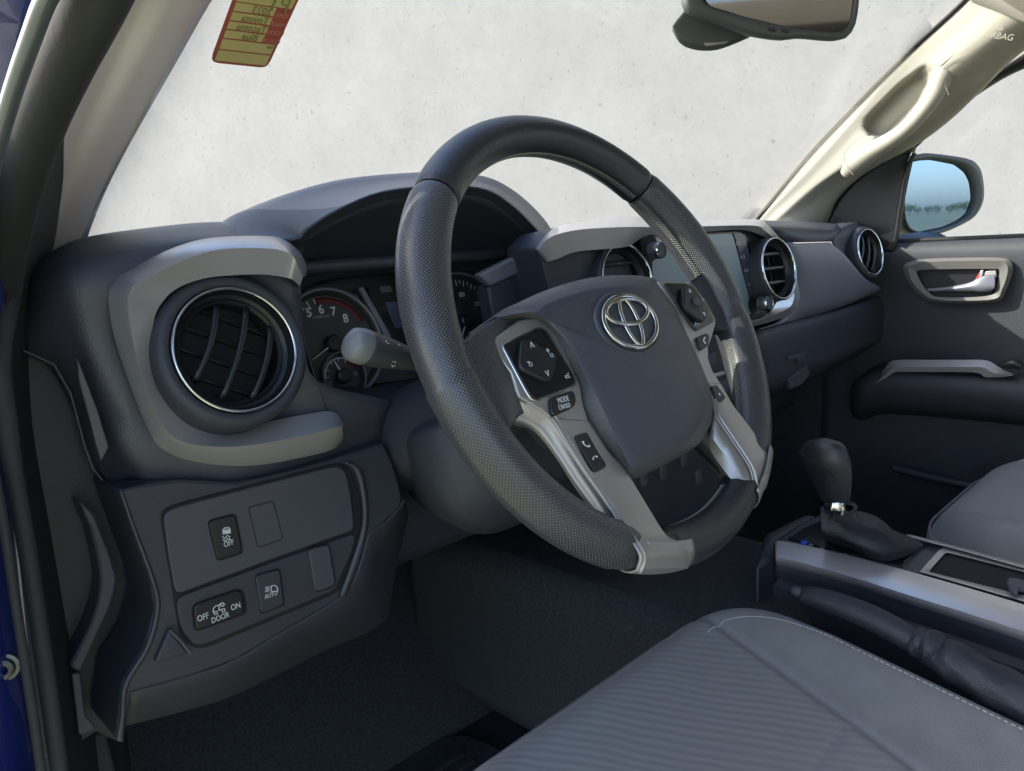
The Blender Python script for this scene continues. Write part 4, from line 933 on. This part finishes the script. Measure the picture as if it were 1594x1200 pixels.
# window pane
dgp = plate('window_pane', [Vector((1.10, .30, .02)), Vector((1.10, -.62, .02)), Vector((1.02, -.62, .47)), Vector((1.03, -.05, .42)), Vector((1.07, .12, .25))], .003, GLASS, pd, bevel=0)

# door mirror
dm = thing('door_mirror', 'black passenger door mirror reflecting blue sky and distant trees', 'mirror', (1.35, .17, .1))
mc = X(1458, 301, 1.335)
gp = [(1417, 253), (1430, 250), (1447, 249), (1484, 256), (1500, 268), (1508, 283), (1511, 309), (1503, 332), (1487, 344), (1466, 353), (1428, 361), (1416, 354), (1407, 342), (1404, 313), (1408, 280)]
hp = [(1410, 247), (1428, 240), (1448, 239), (1503, 247), (1520, 258), (1527, 275), (1529, 309), (1516, 336), (1490, 352), (1466, 362), (1440, 368), (1420, 367), (1404, 354), (1398, 325), (1403, 275)]
rd = Vector((.42, -.905, .018)).normalized()
MN = (rd-(mc-CAM).normalized()).normalized(); MP = PLN(mc, MN)
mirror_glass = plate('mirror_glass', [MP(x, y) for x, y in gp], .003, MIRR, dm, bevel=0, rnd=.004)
bkd = -MN
lp = [cr([MP(x, y)+MN*.001 for x, y in gp], 3, True), cr([MP((x+a)/2, (y+b)/2)+MN*.012 for (x, y), (a, b) in zip(gp, hp)], 3, True), cr([MP(x, y)+MN*.004 for x, y in hp], 3, True)]
hc = sum([MP(x, y) for x, y in hp], Vector())/len(hp)
for k, s in ((.03, .97), (.06, .85), (.085, .62), (.1, .3)): lp.append(cr([hc+(MP(x, y)-hc)*s-MN*k for x, y in hp], 3, True))
loops('mirror_housing', lp, BLK, dm, sharp=0)
sheet('mirror_arm', [[X(1392, 366, 1.16), X(1400, 374, 1.16), X(1410, 380, 1.16)], [X(1425, 362, 1.25), X(1440, 368, 1.25), X(1446, 374, 1.25)], [X(1460, 362, 1.33), X(1470, 366, 1.33), X(1480, 372, 1.33)]], BLK, dm, nu=4, nv=4, solid=.02)

# ============================================================ WINDSHIELD, STICKER, REAR-VIEW MIRROR
def gedge(z): return .416-(z-.08)*1.28
def ghalf(z): return .628-(z-.08)*.30
def gy(x, z): return gedge(z)+.12*(1-((x-.37)/ghalf(z))**2)
wsz = [-.02, .08, .18, .28, .38, .45]
ws = thing('windshield', 'clear windshield glass above the dashboard', 'windshield', (.37, .4, .1))
rows = [[Vector((.37+ghalf(z)*s, gy(.37+ghalf(z)*s, z), z)) for s in (-1, -.75, -.5, -.25, 0, .25, .5, .75, 1)] for z in wsz]
sheet('glass_pane', rows, GLASS, ws, nu=2, nv=2, solid=.004)
def onglass(px, py, off=.006):
    d = ray(px, py); lo, hi = .1, 2.0
    f = lambda t: (CAM+d*t).y-gy((CAM+d*t).x, (CAM+d*t).z)
    t = .1
    while f(t) < 0 and t < 2: t += .002
    return CAM+d*(t-off)
stc = thing('window_sticker', 'red and yellow dealer stock sticker seen from behind on the windshield', 'sticker', onglass(380, 50))
YEL = mat('sticker_yellow', (.62, .53, .22), .7); RDS = mat('sticker_red', (.46, .10, .075), .7); INK = mat('pen_ink', (.28, .27, .10), .8); PINK = mat('faded_print', (.62, .24, .17), .8)
qa, qb, qc, qd = onglass(384, -60), onglass(484, -42), onglass(416, 106), onglass(327, 97)   # tl tr br bl
sn_ = (qb-qa).cross(qd-qa).normalized(); sn_ = sn_ if sn_.dot(CAM-qa) > 0 else -sn_
def ST(u, v, o=0): return (qa*(1-u)+qb*u)*(1-v)+(qd*(1-u)+qc*u)*v+sn_*o
bdy = plate('sticker_sheet', soften([ST(0, 0), ST(1, 0), ST(1, 1), ST(0, 1)], .004, 2), .0006, RDS, stc, bevel=0)
rws = [0.05, .175, .31, .43, .555, .655, .765, .84-.0, .90]
def stv(py, u=.5):   # v for a pixel row on the left edge
    return (py-(-60))/(97+60)
edges = [(.02, 0.30), (.33, .405), (.42, .49), (.505, .575), (.59, .66), (.678, .775), (.795, .96)]
yl = [12, 27, 42, 56, 77, 97]
cells = [(-40, -6, .93), (-3, 12.5, .93), (14, 27, .68), (29, 42, .68), (44, 57, .68), (59, 76, .93), (78, 94, .93)]
cells = [(-34, -4, .94), (-2, 10.5, .70), (13, 25, .70), (27.5, 39, .70), (41.5, 53.5, .70), (56, 72, .94), (74.5, 92, .94)]
for a_, b_, uw in cells:
    va, vb = stv(a_), stv(b_)
    plate('sticker_field', [ST(.055, va, .0006), ST(uw, va, .0006), ST(uw, vb, .0006), ST(.055, vb, .0006)], .0003, YEL, stc, bevel=0)
def stt(body, u, py, size, m, nm='handwriting'):
    v = stv(py); xd = ST(1, v)-ST(0, v); yd = ST(u, v-.1)-ST(u, v)
    return text(nm, body, ST(u, v, .0012), xd, yd, size, m, stc, mirror=True, shear=1)
stt('2023', .48, 5, .0098, INK); stt('Toyota', .43, 19, .0090, INK); stt('Tacoma', .43, 33, .0090, INK); stt('Blue', .46, 47.5, .0090, INK)
stt('PT', .7, -8, .02, INK)
for s_, p_ in (('YEAR', 6), ('MAKE', 21), ('MODEL', 35), ('COLOR', 49)): stt(s_, .83, p_+1, .0058, PINK, 'field_name')
stt('VIN', .86, 60, .004, INK, 'field_name')

rv = thing('rear_view_mirror', 'interior rear view mirror with dark frame hanging at the top edge', 'mirror', (.37, .06, .32))
MX = .40
mz = X(1215, 10, MX); RN = Vector((-.52, -.85, -.06)).normalized(); RP = PLN(mz, RN)
gl_o = [(1090, -14), (1104, 9), (1160, 26), (1223, 41), (1261, 46), (1302, 49), (1318, 42), (1326, 22), (1330, -20), (1322, -60), (1100, -60)]
gl_f = [(1070, -14), (1073, 14), (1130, 37), (1180, 54), (1223, 60), (1250, 57), (1309, 61), (1327, 48), (1334, 25), (1337, -20), (1328, -75), (1080, -80)]
plate('mirror_glass', [RP(x, y, .001) for x, y in gl_o], .002, MIRT, rv, bevel=0, rnd=.003)
FRM = mat('mirror_frame', (0.068, 0.074, 0.076), .5, bump=.2, mottle=.08)
lp = [cr([RP(x, y, .002) for x, y in gl_o], 3, True)]
go2 = gl_o+[gl_o[-1]]
N = 60
la_ = rloop(cr([RP(x, y, .0015) for x, y in gl_o], 4, True), N); lb_ = rloop(cr([RP(x, y, .003) for x, y in gl_f], 4, True), N)
off = min(range(N), key=lambda s: sum((la_[i]-lb_[(i+s) % N]).length for i in range(0, N, 3))); lb_ = [lb_[(i+off) % N] for i in range(N)]
cc = sum(lb_, Vector())/N
loops('mirror_frame', [la_, [a.lerp(b, .3)+RN*.003 for a, b in zip(la_, lb_)], [a.lerp(b, .85)+RN*.002 for a, b in zip(la_, lb_)], lb_, [p-RN*.012 for p in lb_], [cc+(p-cc)*.9-RN*.03 for p in lb_], [cc+(p-cc)*.5-RN*.04 for p in lb_]], FRM, rv, sharp=0)
for x, y in ((1202, 45), (1223, 47)):
    plate('mirror_button', [RP(x+a, y+b, .0062) for a, b in ((-6, -3), (6, -1), (6, 4), (-6, 2))], .003, BLK, rv, bevel=.0005)
sheet('sensor_cover', [[RP(x, y, -.02) for x, y in ((1072, 10), (1110, 30), (1160, 46), (1180, 52))], [RP(x, y, -.028) for x, y in ((1050, 36), (1085, 46), (1140, 52), (1172, 54))],
    [RP(x, y, -.032) for x, y in ((1047, 44), (1062, 66), (1110, 70), (1168, 56))], [RP(x, y, -.045) for x, y in ((1046, 48), (1072, 74), (1115, 78), (1165, 58))], [RP(x, y, -.09) for x, y in ((1050, 40), (1075, 60), (1115, 60), (1160, 40))]], FRM, rv, nu=5, nv=4, solid=.003)
plate('sensor_panel', [RP(x, y, -.0305) for x, y in ((1078, 50), (1100, 40), (1160, 50), (1128, 68), (1100, 72))], .002, HEAD, rv, bevel=.001)  # beige panel set on the sensor cover
tube('mirror_stem', [RP(1180, -30, -.035), RP(1180, -90, -.09), Vector((.37, gy(.37, .40)-.005, .40))], [.012, .010, .016], FRM, rv, 12, sm=3)

# ============================================================ CENTRE CONSOLE
cs = thing('centre_console', 'dark centre console with long silver side strips between the front seats', 'console', (.36, -.1, -.45))
CZ = -.30
# near side strip
S1 = [(1206, 841), (1240, 846), (1320, 864), (1425, 892), (1510, 916), (1600, 943), (1750, 990)]
S2 = [(1207, 852), (1238, 860), (1316, 881), (1420, 912), (1505, 938), (1600, 968), (1750, 1018)]
S3 = [(1208, 866), (1236, 872), (1312, 893), (1416, 926), (1500, 952), (1600, 984), (1750, 1036)]
def zz(l, z, dz=None): return [Z(x, y, z) for x, y in l]
top1 = zz(S1, CZ); 
def offx(P, dx, dz): return [p+Vector((dx, 0, dz)) for p in P]
sheet('silver_strip', [offx(top1, .004, -.006), top1, [Z(x, y, CZ-.001) for x, y in S2], [p+Vector((-.001, 0, 0)) for p in [Z(x, y, CZ-.006) for x, y in S3]], [Z(x, y, CZ-.006)+Vector((0, 0, -.01)) for x, y in S3]], SIL, cs, nu=4, nv=1, solid=.001, sharp=40)['label'] = 'silver strip along the driver side of the console'
F1 = [(1411, 831), (1425, 834), (1500, 853), (1600, 880), (1750, 920)]
F2 = [(1413, 835), (1427, 839), (1500, 858), (1600, 886), (1750, 926)]
sheet('silver_strip', [zz(F1, CZ-.004), zz(F1, CZ), zz(F2, CZ), zz(F2, CZ-.006)], SIL, cs, nu=3, nv=1, solid=.001, sharp=30)['label'] = 'silver strip along the passenger side of the console'
# side wall near
sw_top = [Z(x, y, CZ-.014) for x, y in S3]
sheet('side_wall', [[Z(x, y, CZ-.010) for x, y in S3], [p+Vector((-.004, 0, -.02)) for p in sw_top], [p+Vector((-.002, 0, -.028)) for p in sw_top], [p+Vector((-.010, 0, -.034)) for p in sw_top], [p+Vector((-.012, 0, -.10)) for p in sw_top], [p+Vector((-.006, 0, -.26)) for p in sw_top]], PLAS, cs, nu=3, nv=1, solid=.003, sharp=30)
plate('top_deck', [Z(x, y, CZ-.007) for x, y in [(1206, 846), (1238, 822), (1272, 803), (1330, 800), (1411, 832), (1600, 884), (1750, 924), (1750, 1000), (1600, 952), (1425, 900), (1320, 872)]], .02, PLAS2, cs, bevel=.002)
plate('front_nose', [Z(x, y, CZ-.012) for x, y in [(1208, 866), (1206, 841), (1238, 820), (1272, 800), (1250, 800), (1190, 830), (1176, 880)]], .2, PLAS, cs, bevel=.006)
plate('gate_panel', [Z(x, y, CZ-.005) for x, y in [(1226, 838), (1250, 822), (1272, 812), (1330, 806), (1400, 834), (1432, 850), (1404, 882), (1330, 862)]], .004, GLOSS, cs, bevel=.001)
GIND = mat('gear_indicator_blue', (.05, .12, .75), .4)
plate('gate_window', [Z(x, y, CZ-.0035) for x, y in [(1244, 842), (1258, 834), (1330, 852), (1322, 862)]], .001, BLK, cs, bevel=0)
plate('gear_indicator', [Z(x, y, CZ-.0030) for x, y in [(1246, 846), (1249, 841), (1258, 843), (1254, 848)]], .001, GIND, cs, bevel=0)
for i, ch in enumerate('PRND'): text('gear_letter', ch, Z(1262+i*18, 849+i*5, CZ-.003), (.3, -1, 0), (1, .3, 0), .011, PRG, cs)
plate('front_tray', P2(Z, [(1062, 905), (1105, 890), (1180, 878), (1212, 900), (1165, 946), (1112, 936)], -.40), .03, PLAS, cs, bevel=.004, rnd=.01)
plate('front_tray_well', P2(Z, [(1098, 905), (1118, 896), (1150, 893), (1162, 904), (1140, 920), (1108, 918)], -.399), .002, PIT, cs, bevel=0, rnd=.006)
# tray
T_o = [(1432, 890), (1440, 880), (1462, 856), (1470, 852), (1600, 886), (1750, 925), (1750, 985), (1600, 938)]
T_i = [(1446, 890), (1452, 882), (1470, 862), (1476, 860), (1600, 892), (1750, 932), (1750, 974), (1600, 928)]
sheet('tray_rim', [[Z(x, y, CZ-.008) for x, y in T_o], [Z(x, y, CZ-.003) for x, y in T_o], [Z(x, y, CZ-.003) for x, y in T_i], [Z(x, y, CZ-.016) for x, y in T_i]], SIL, cs, nu=1, nv=1, solid=.0008, closed=True, sharp=30)
plate('tray_floor', [Z(x, y, CZ-.0055) for x, y in T_i], .001, PIT, cs, bevel=0)
plate('tray_clip', [Z(x, y, CZ+.004) for x, y in [(1566, 905), (1570, 897), (1588, 900), (1600, 904), (1600, 916), (1586, 914), (1584, 922), (1574, 918)]], .006, PLAS2, cs, bevel=.002)
tube('seat_side_rail', [Z(1264, 908, CZ-.05), Z(1400, 950, CZ-.05), Z(1594, 1012, CZ-.05), Z(1700, 1045, CZ-.05)], .0035, PLAS2, cs, 8, sm=2)

# shifter
gs = thing('gear_shifter', 'black leather gear shifter with chrome collar and wrinkled boot on the console', 'gear shifter', Z(1330, 850, CZ))
HX = .36
def KX(px, py, dx=0): return X(px, py, HX+dx)
kp_ = [(1258, 712), (1266, 704), (1280, 702), (1292, 716), (1299, 740), (1302, 760), (1304, 784)]
k_sections = []
outl_l = [(1243, 712), (1246, 700), (1258, 686)]
# knob as stacked cross sections along its own axis, built on left/right outline pairs
pairs = [((1279, 681.5), (1285, 681.5)), ((1262, 685), (1302, 686)), ((1252, 690), (1312, 691)), ((1246, 697), (1318, 699)), ((1243, 706), (1322, 710)), ((1243, 714), (1325, 722)), ((1248, 724), (1326, 734)), ((1256, 736), (1326, 748)), ((1264, 750), (1325, 762)), ((1272, 766), (1324, 774)), ((1279, 779), (1322, 784))]
secs = []
for (l, r) in pairs:
    a_, b_ = KX(*l), KX(*r); c_ = (a_+b_)/2; hw = (b_-a_)/2; dpth = ray(*[(u+v)/2 for u, v in zip(l, r)]).normalized()
    secs.append([c_+hw*math.cos(t)+dpth*(hw.length*.85)*math.sin(t) for t in [2*math.pi*k/28 for k in range(28)]])
cols_ = [cr([s[i] for s in secs], 3) for i in range(28)]
loops('knob', [[c_[j] for c_ in cols_] for j in range(len(cols_[0]))], LEA, gs, capback=True)
tube('knob_seam', [CAM+(KX(x, y)-CAM)*.963 for x, y in ((1246, 706), (1262, 716), (1282, 728), (1296, 738), (1301, 750))], .0005, PIT, gs, 6, sm=3)
c_ = KX(1302, 789); lathe('chrome_collar', c_, (KX(1300, 770)-KX(1304, 800)), [(.0001, -.008), (.0118, -.007), (.0130, -.002), (.0130, .004), (.0118, .008), (.0001, .009)], CHR, gs, 32)
bt = [[KX(1280, 792), KX(1290, 797), KX(1308, 799), KX(1326, 796), KX(1328, 786), KX(1300, 782)],
      [KX(1276, 806), KX(1290, 812), KX(1314, 814), KX(1335, 806), KX(1336, 795, .02), KX(1300, 792, .03)],
      [KX(1280, 822), KX(1296, 832), KX(1330, 836), KX(1366, 822), KX(1364, 806, .03), KX(1320, 800, .04)],
      [Z(1288, 832, CZ+.010), Z(1318, 846, CZ+.008), Z(1364, 860, CZ+.010), Z(1410, 848, CZ+.010), Z(1392, 828, CZ+.014), Z(1330, 812, CZ+.02)],
      [Z(1284, 838, CZ-.003), Z(1322, 854, CZ-.003), Z(1378, 874, CZ-.003), Z(1436, 850, CZ-.003), Z(1410, 832, CZ-.003), Z(1320, 812, CZ-.003)]]
bb = [cr(r_, 8, True) for r_ in bt]
cols_ = [cr([r_[i] for r_ in bb], 6) for i in range(len(bb[0]))]
Lb = []
for j in range(len(cols_[0])):
    row = []
    cen_ = sum([c[j] for c in cols_], Vector())/len(cols_)
    for i, c in enumerate(cols_):
        k_ = (.0014*math.sin(j*.55+2.4*math.sin(i*.22)) + .0007*math.sin(i*.7+j*.3))*math.sin(math.pi*j/(len(cols_[0])-1))
        row.append(c[j]+(c[j]-cen_).normalized()*k_)
    Lb.append(row)
loops('boot', Lb, VINYL, gs, cap=False, sharp=0)

tube('boot_collar', cr([p+(p-sum(bt[0], Vector())/6)*.06 for p in bt[0]]+[bt[0][0]+(bt[0][0]-sum(bt[0], Vector())/6)*.06], 4), .0022, VINYL, gs, 10)
# parking brake
pb = thing('parking_brake', 'black parking brake lever with grip, lying between driver seat and console', 'parking brake', X(1300, 940, .235))
def H(px, py, x=.238): return X(px, py, x)
tube('release_button', [H(1235, 919), H(1241, 921), H(1250, 925)], [.0045, .0055, .0055], PLAS2, pb, 16)
tube('grip', [H(1248, 924), H(1253, 926), H(1275, 931), H(1320, 946), H(1370, 968), H(1410, 990), H(1424, 998)], [.0062, .0092, .0105, .0118, .0122, .0118, .011], VINYL, pb, 22, sm=5)
pts = [H(1420, 994), H(1430, 1000), H(1438, 1006), H(1448, 1008), H(1460, 1018), H(1480, 1028), H(1510, 1046), H(1550, 1070), H(1600, 1096), H(1660, 1130)]
rd_ = [.0120, .0150, .0125, .0165, .0145, .0190, .0185, .0205, .0215, .0230]
vs, fs = tubedata(cr(pts, 6), [v.x for v in cr([Vector((r, 0, 0)) for r in rd_], 6)], 28)
for i, v in enumerate(vs):
    j, k = divmod(i, 28); vs[i] = v+Vector((0, 0, 1))*.0007*math.sin(j*.8+k*.9)+Vector((1, 0, 0))*.0006*math.sin(j*.5-k*1.3)
mesh('boot', vs, fs, VINYL, pb, sharp=0)
# trim beside brake and small box on the tunnel
tn = struct(box('tunnel_carpet', (.20, -.02, -.62), (.50, .60, -.36), CARP, None, .03))

# ============================================================ SEATS
def seat(name_lab, cx, yfront, z0, mirror, hero):
    t = thing('car_seat', name_lab, 'seat', (cx, yfront-.3, z0-.2))
    HW = .245; L = .50; rc_ = .115 if hero else .15
    SLOPE = .085 if hero else .05
    def hgt(u, v):       # u across (-1..1), v from 0 (front) to 1 (back)
        x = u*HW; y = v*L
        dx = HW-abs(x); dy = y
        # rounded corner distance to the front/side edges
        if dx < rc_ and dy < rc_: d = rc_-math.hypot(rc_-dx, rc_-dy)
        else: d = min(dx, dy)
        d = max(d, 0)
        drop = .050*(1-min(1, d/.055))**2.2
        bol = .018*math.exp(-((abs(u)-.80)/.16)**2)*min(1, v*2.2+.35)
        dip = -.010*math.exp(-(u/.5)**2)*min(1, v*1.6)
        sm_ = 0
        g1 = abs(u)-(.66-.42*v)                                # seam between centre panel and bolster
        sm_ -= (.0035 if hero else .001)*math.exp(-(g1/(.018 if hero else .03))**2)
        if hero: sm_ -= .0030*math.exp(-((v-.40)/.007)**2)*(1 if abs(u) < .48 else 0)
        return bol+dip-drop+sm_-SLOPE*v
    NU, NV = 150, 140; vs = []; fs = []; fr_ = []
    for j in range(NV+1):
        v = j/NV
        for i in range(NU+1):
            u = -1+2*i/NU
            # superellipse corner at the front
            x = u*HW; y = v*L
            if y < rc_:
                lim = HW-rc_+math.sqrt(max(0, rc_**2-(rc_-y)**2)); x = u*lim
            uu = x/HW
            vs.append(Vector((cx+x, yfront-y, z0+hgt(uu, v)))); fr_.append(abs(uu) < .66-.42*v)
    for j in range(NV):
        for i in range(NU):
            a_ = j*(NU+1)+i; fs.append((a_, a_+NU+1, a_+NU+2, a_+1))
    o = mesh('cushion', vs, facing(vs, fs, Vector((cx, yfront-.3, 2))), FAB, t, sharp=0)
    o.data.materials.append(FABR)
    for p in o.data.polygons:
        if all(fr_[k] for k in p.vertices): p.material_index = 1
    # skirt
    base = [Vector((-HW, L, 0))]
    for k_ in range(13): w_ = k_/12*math.pi/2; base.append(Vector((-HW+rc_-rc_*math.cos(w_), rc_-rc_*math.sin(w_), 0)))
    for k_ in range(13): w_ = k_/12*math.pi/2; base.append(Vector((HW-rc_+rc_*math.sin(w_), rc_-rc_*math.cos(w_), 0)))
    base.append(Vector((HW, L, 0)))
    fine = []
    for a_, b_ in zip(base, base[1:]): fine += [a_.lerp(b_, q/6) for q in range(6)]
    fine.append(base[-1])
    def per(k, dz, ex=0):
        return [Vector((cx+q.x*(1+ex), yfront-q.y+ex*.2, z0-.044+dz-SLOPE*q.y/L)) for q in fine]
    sheet('side_panel', [per(0, .001), per(0, -.02, .012), per(0, -.05, .010), per(0, -.10, -.02), per(0, -.16, -.06)], FAB, t, nu=1, nv=3, solid=.003)
    # stitch line near the bolster crown
    if hero:
        pts = []; ptsb = []
        for k in range(120):
            a_ = .13+.87*k/119
            if a_ < .2: u = .46+.12*a_/.2; v = .115
            elif a_ < .5: w_ = (a_-.2)/.3*math.pi/2; u = .58+.21*math.sin(w_); v = .115+.17*(1-math.cos(w_))
            else: u = .79; v = .285+(a_-.5)/.5*.7
            pts.append((u, v))
        sts = []
        for i in range(0, 118):
            (u, v), (u2, v2) = pts[i], pts[i+1]
            A_ = Vector((cx+u*HW, yfront-v*L, z0+hgt(u, v)+.0006)); B_ = Vector((cx+u2*HW, yfront-v2*L, z0+hgt(u2, v2)+.0006)); ln = (B_-A_).length
            n_ = max(1, int(ln/.0042))
            for q in range(n_):
                sts.append(tubedata([A_.lerp(B_, (q+.15)/n_), A_.lerp(B_, (q+.75)/n_)], .00045, 5))
        o = multi('stitching', sts, mat('seat_thread', (.55, .56, .56), .8), t); o['kind'] = 'stuff'
    # backrest
    secs = []
    for z, y, hw, th in ((z0-.06, -.54, .22, .06), (z0+.1, -.62, .25, .07), (z0+.3, -.70, .25, .065), (z0+.5, -.78, .22, .055), (z0+.6, -.81, .16, .04)):
        secs.append([Vector((cx+hw*math.copysign(abs(math.cos(w_))**.6, math.cos(w_)), yfront+y-.0+th*math.copysign(abs(math.sin(w_))**.7, math.sin(w_)), z)) for w_ in [2*math.pi*k/36 for k in range(36)]])
    loops('backrest', secs, FAB, t, capback=True)
    for hx in (-.05, .05): tube('headrest_post', [Vector((cx+hx, yfront-.81, z0+.58)), Vector((cx+hx, yfront-.83, z0+.68))], .006, CHR, t, 10)
    loops('headrest', [[Vector((cx+a_*math.cos(w_), yfront-.83+b_*math.sin(w_), z)) for w_ in [2*math.pi*k/24 for k in range(24)]] for a_, b_, z in ((.05, .02, z0+.66), (.12, .05, z0+.69), (.13, .06, z0+.75), (.10, .04, z0+.81))], FAB, t, capback=True)
    return t
seat('grey cloth driver seat with ribbed centre panel and pale stitching, nearest the camera', 0.0, .056, -.303, False, True)
seat('grey cloth passenger seat beyond the console', .80, -.035, -.316, True, False)

# ============================================================ CAB SHELL
struct(plate('cab_floor', [Vector((-.37, -1.5, -.66)), Vector((1.12, -1.5, -.66)), Vector((1.12, .9, -.66)), Vector((-.37, .9, -.66))], .03, CARP, None, bevel=0))
for bx in (-.375, 1.09): struct(box('footwell_side', (bx, .27 if bx > 0 else .30, -.66), (bx+.02, .84, .03 if bx > 0 else -.02), CARP, None, .004))
struct(box('firewall', (-.37, .80, -.66), (1.12, .84, .02), CARP, None, .005))
struct(plate('toe_board', [Vector((-.36, .45, -.645)), Vector((1.1, .45, -.645)), Vector((1.1, .795, -.32)), Vector((-.36, .795, -.32))], .02, CARP, None, bevel=0))
fm = thing('floor_mat', 'dark ribbed floor mat in the shadow of the driver footwell', 'floor mat', (-.05, .2, -.65))
plate('mat_sheet', [Vector((-.27, -.10, -.640)), Vector((.18, -.10, -.640)), Vector((.18, .46, -.640)), Vector((-.27, .46, -.640))], .008, CARP, fm, bevel=.003, rnd=.04)
multi('mat_rib', [boxdata((-.045, -.04+i*.022, -.638), Vector((1, 0, 0)), Vector((0, 1, 0)), Vector((0, 0, 1)), .36, .008, .006) for i in range(21)], CARP, fm)
rf = thing('cab_roof', 'roof of the cab with beige headliner above the windshield and seats', 'roof', (.37, -.6, .5))
rrows = []
for y, zc in ((gy(.37, .45)-.02, .455), (0, .50), (-.3, .56), (-.8, .58), (-1.35, .56)):
    rrows.append([Vector((x, y if abs(x-.37) < .5 or y < 0 else y-.06, zc-.10*abs((x-.37)/.7)**3)) for x in (-.40, -.22, .1, .37, .64, .96, 1.12)])
sheet('headliner', rrows, HEAD, rf, nu=3, nv=3, solid=.004, view=Vector((.37, -.5, -.2)))
sheet('roof_skin', [[p+Vector((0, .01, .02)) for p in r_] for r_ in rrows], BLUE, rf, nu=3, nv=3, solid=.002, view=Vector((.37, -.5, 5)))
sheet('header_corner', [[X(1500, -4, .875), X(1540, 12, .87), X(1594, 34, .86), X(1680, 70, .85)], [X(1490, -60, .86), X(1540, -60, .85), X(1594, -60, .84), X(1680, -60, .83)]], HEAD, rf, nu=3, nv=2, solid=.004)
rwl = thing('cab_rear_wall', 'rear wall of the cab behind the seats with its window', 'rear wall', (.37, -1.45, 0))
for lo, hi in (((-.36, -1.50, -.66), (1.10, -1.45, .08)), ((-.36, -1.50, .40), (1.10, -1.45, .56)), ((-.36, -1.50, .08), (-.15, -1.45, .40)), ((.90, -1.50, .08), (1.10, -1.45, .40))): box('rear_panel', lo, hi, HEAD, rwl, .004)
plate('rear_glass', [Vector((-.15, -1.475, .08)), Vector((.90, -1.475, .08)), Vector((.90, -1.475, .40)), Vector((-.15, -1.475, .40))], .003, GLASS, rwl, bevel=0)
bpz = thing('door_post', 'right rear post and lower side of the cab behind the passenger door', 'door post', (1.08, -.9, 0))
box('side_panel', (1.08, -1.45, -.66), (1.11, -.61, .03), PLAS, bpz, .004); box('post', (1.02, -.75, .03), (1.09, -.61, .52), BEI, bpz, .01)
box('rear_quarter', (1.02, -1.45, .03), (1.09, -1.3, .52), BEI, bpz, .01)
# trees seen in the mirror
rm = rd
for i in range(26):
    ang = math.atan2(rd.x, rd.y)+R(-7+i*.55)+random.uniform(-.003, .003)
    D = random.uniform(260, 340)
    tree(D*math.sin(ang), D*math.cos(ang), random.uniform(2.6, 4.6), 'small green tree far behind the truck seen in the mirror')
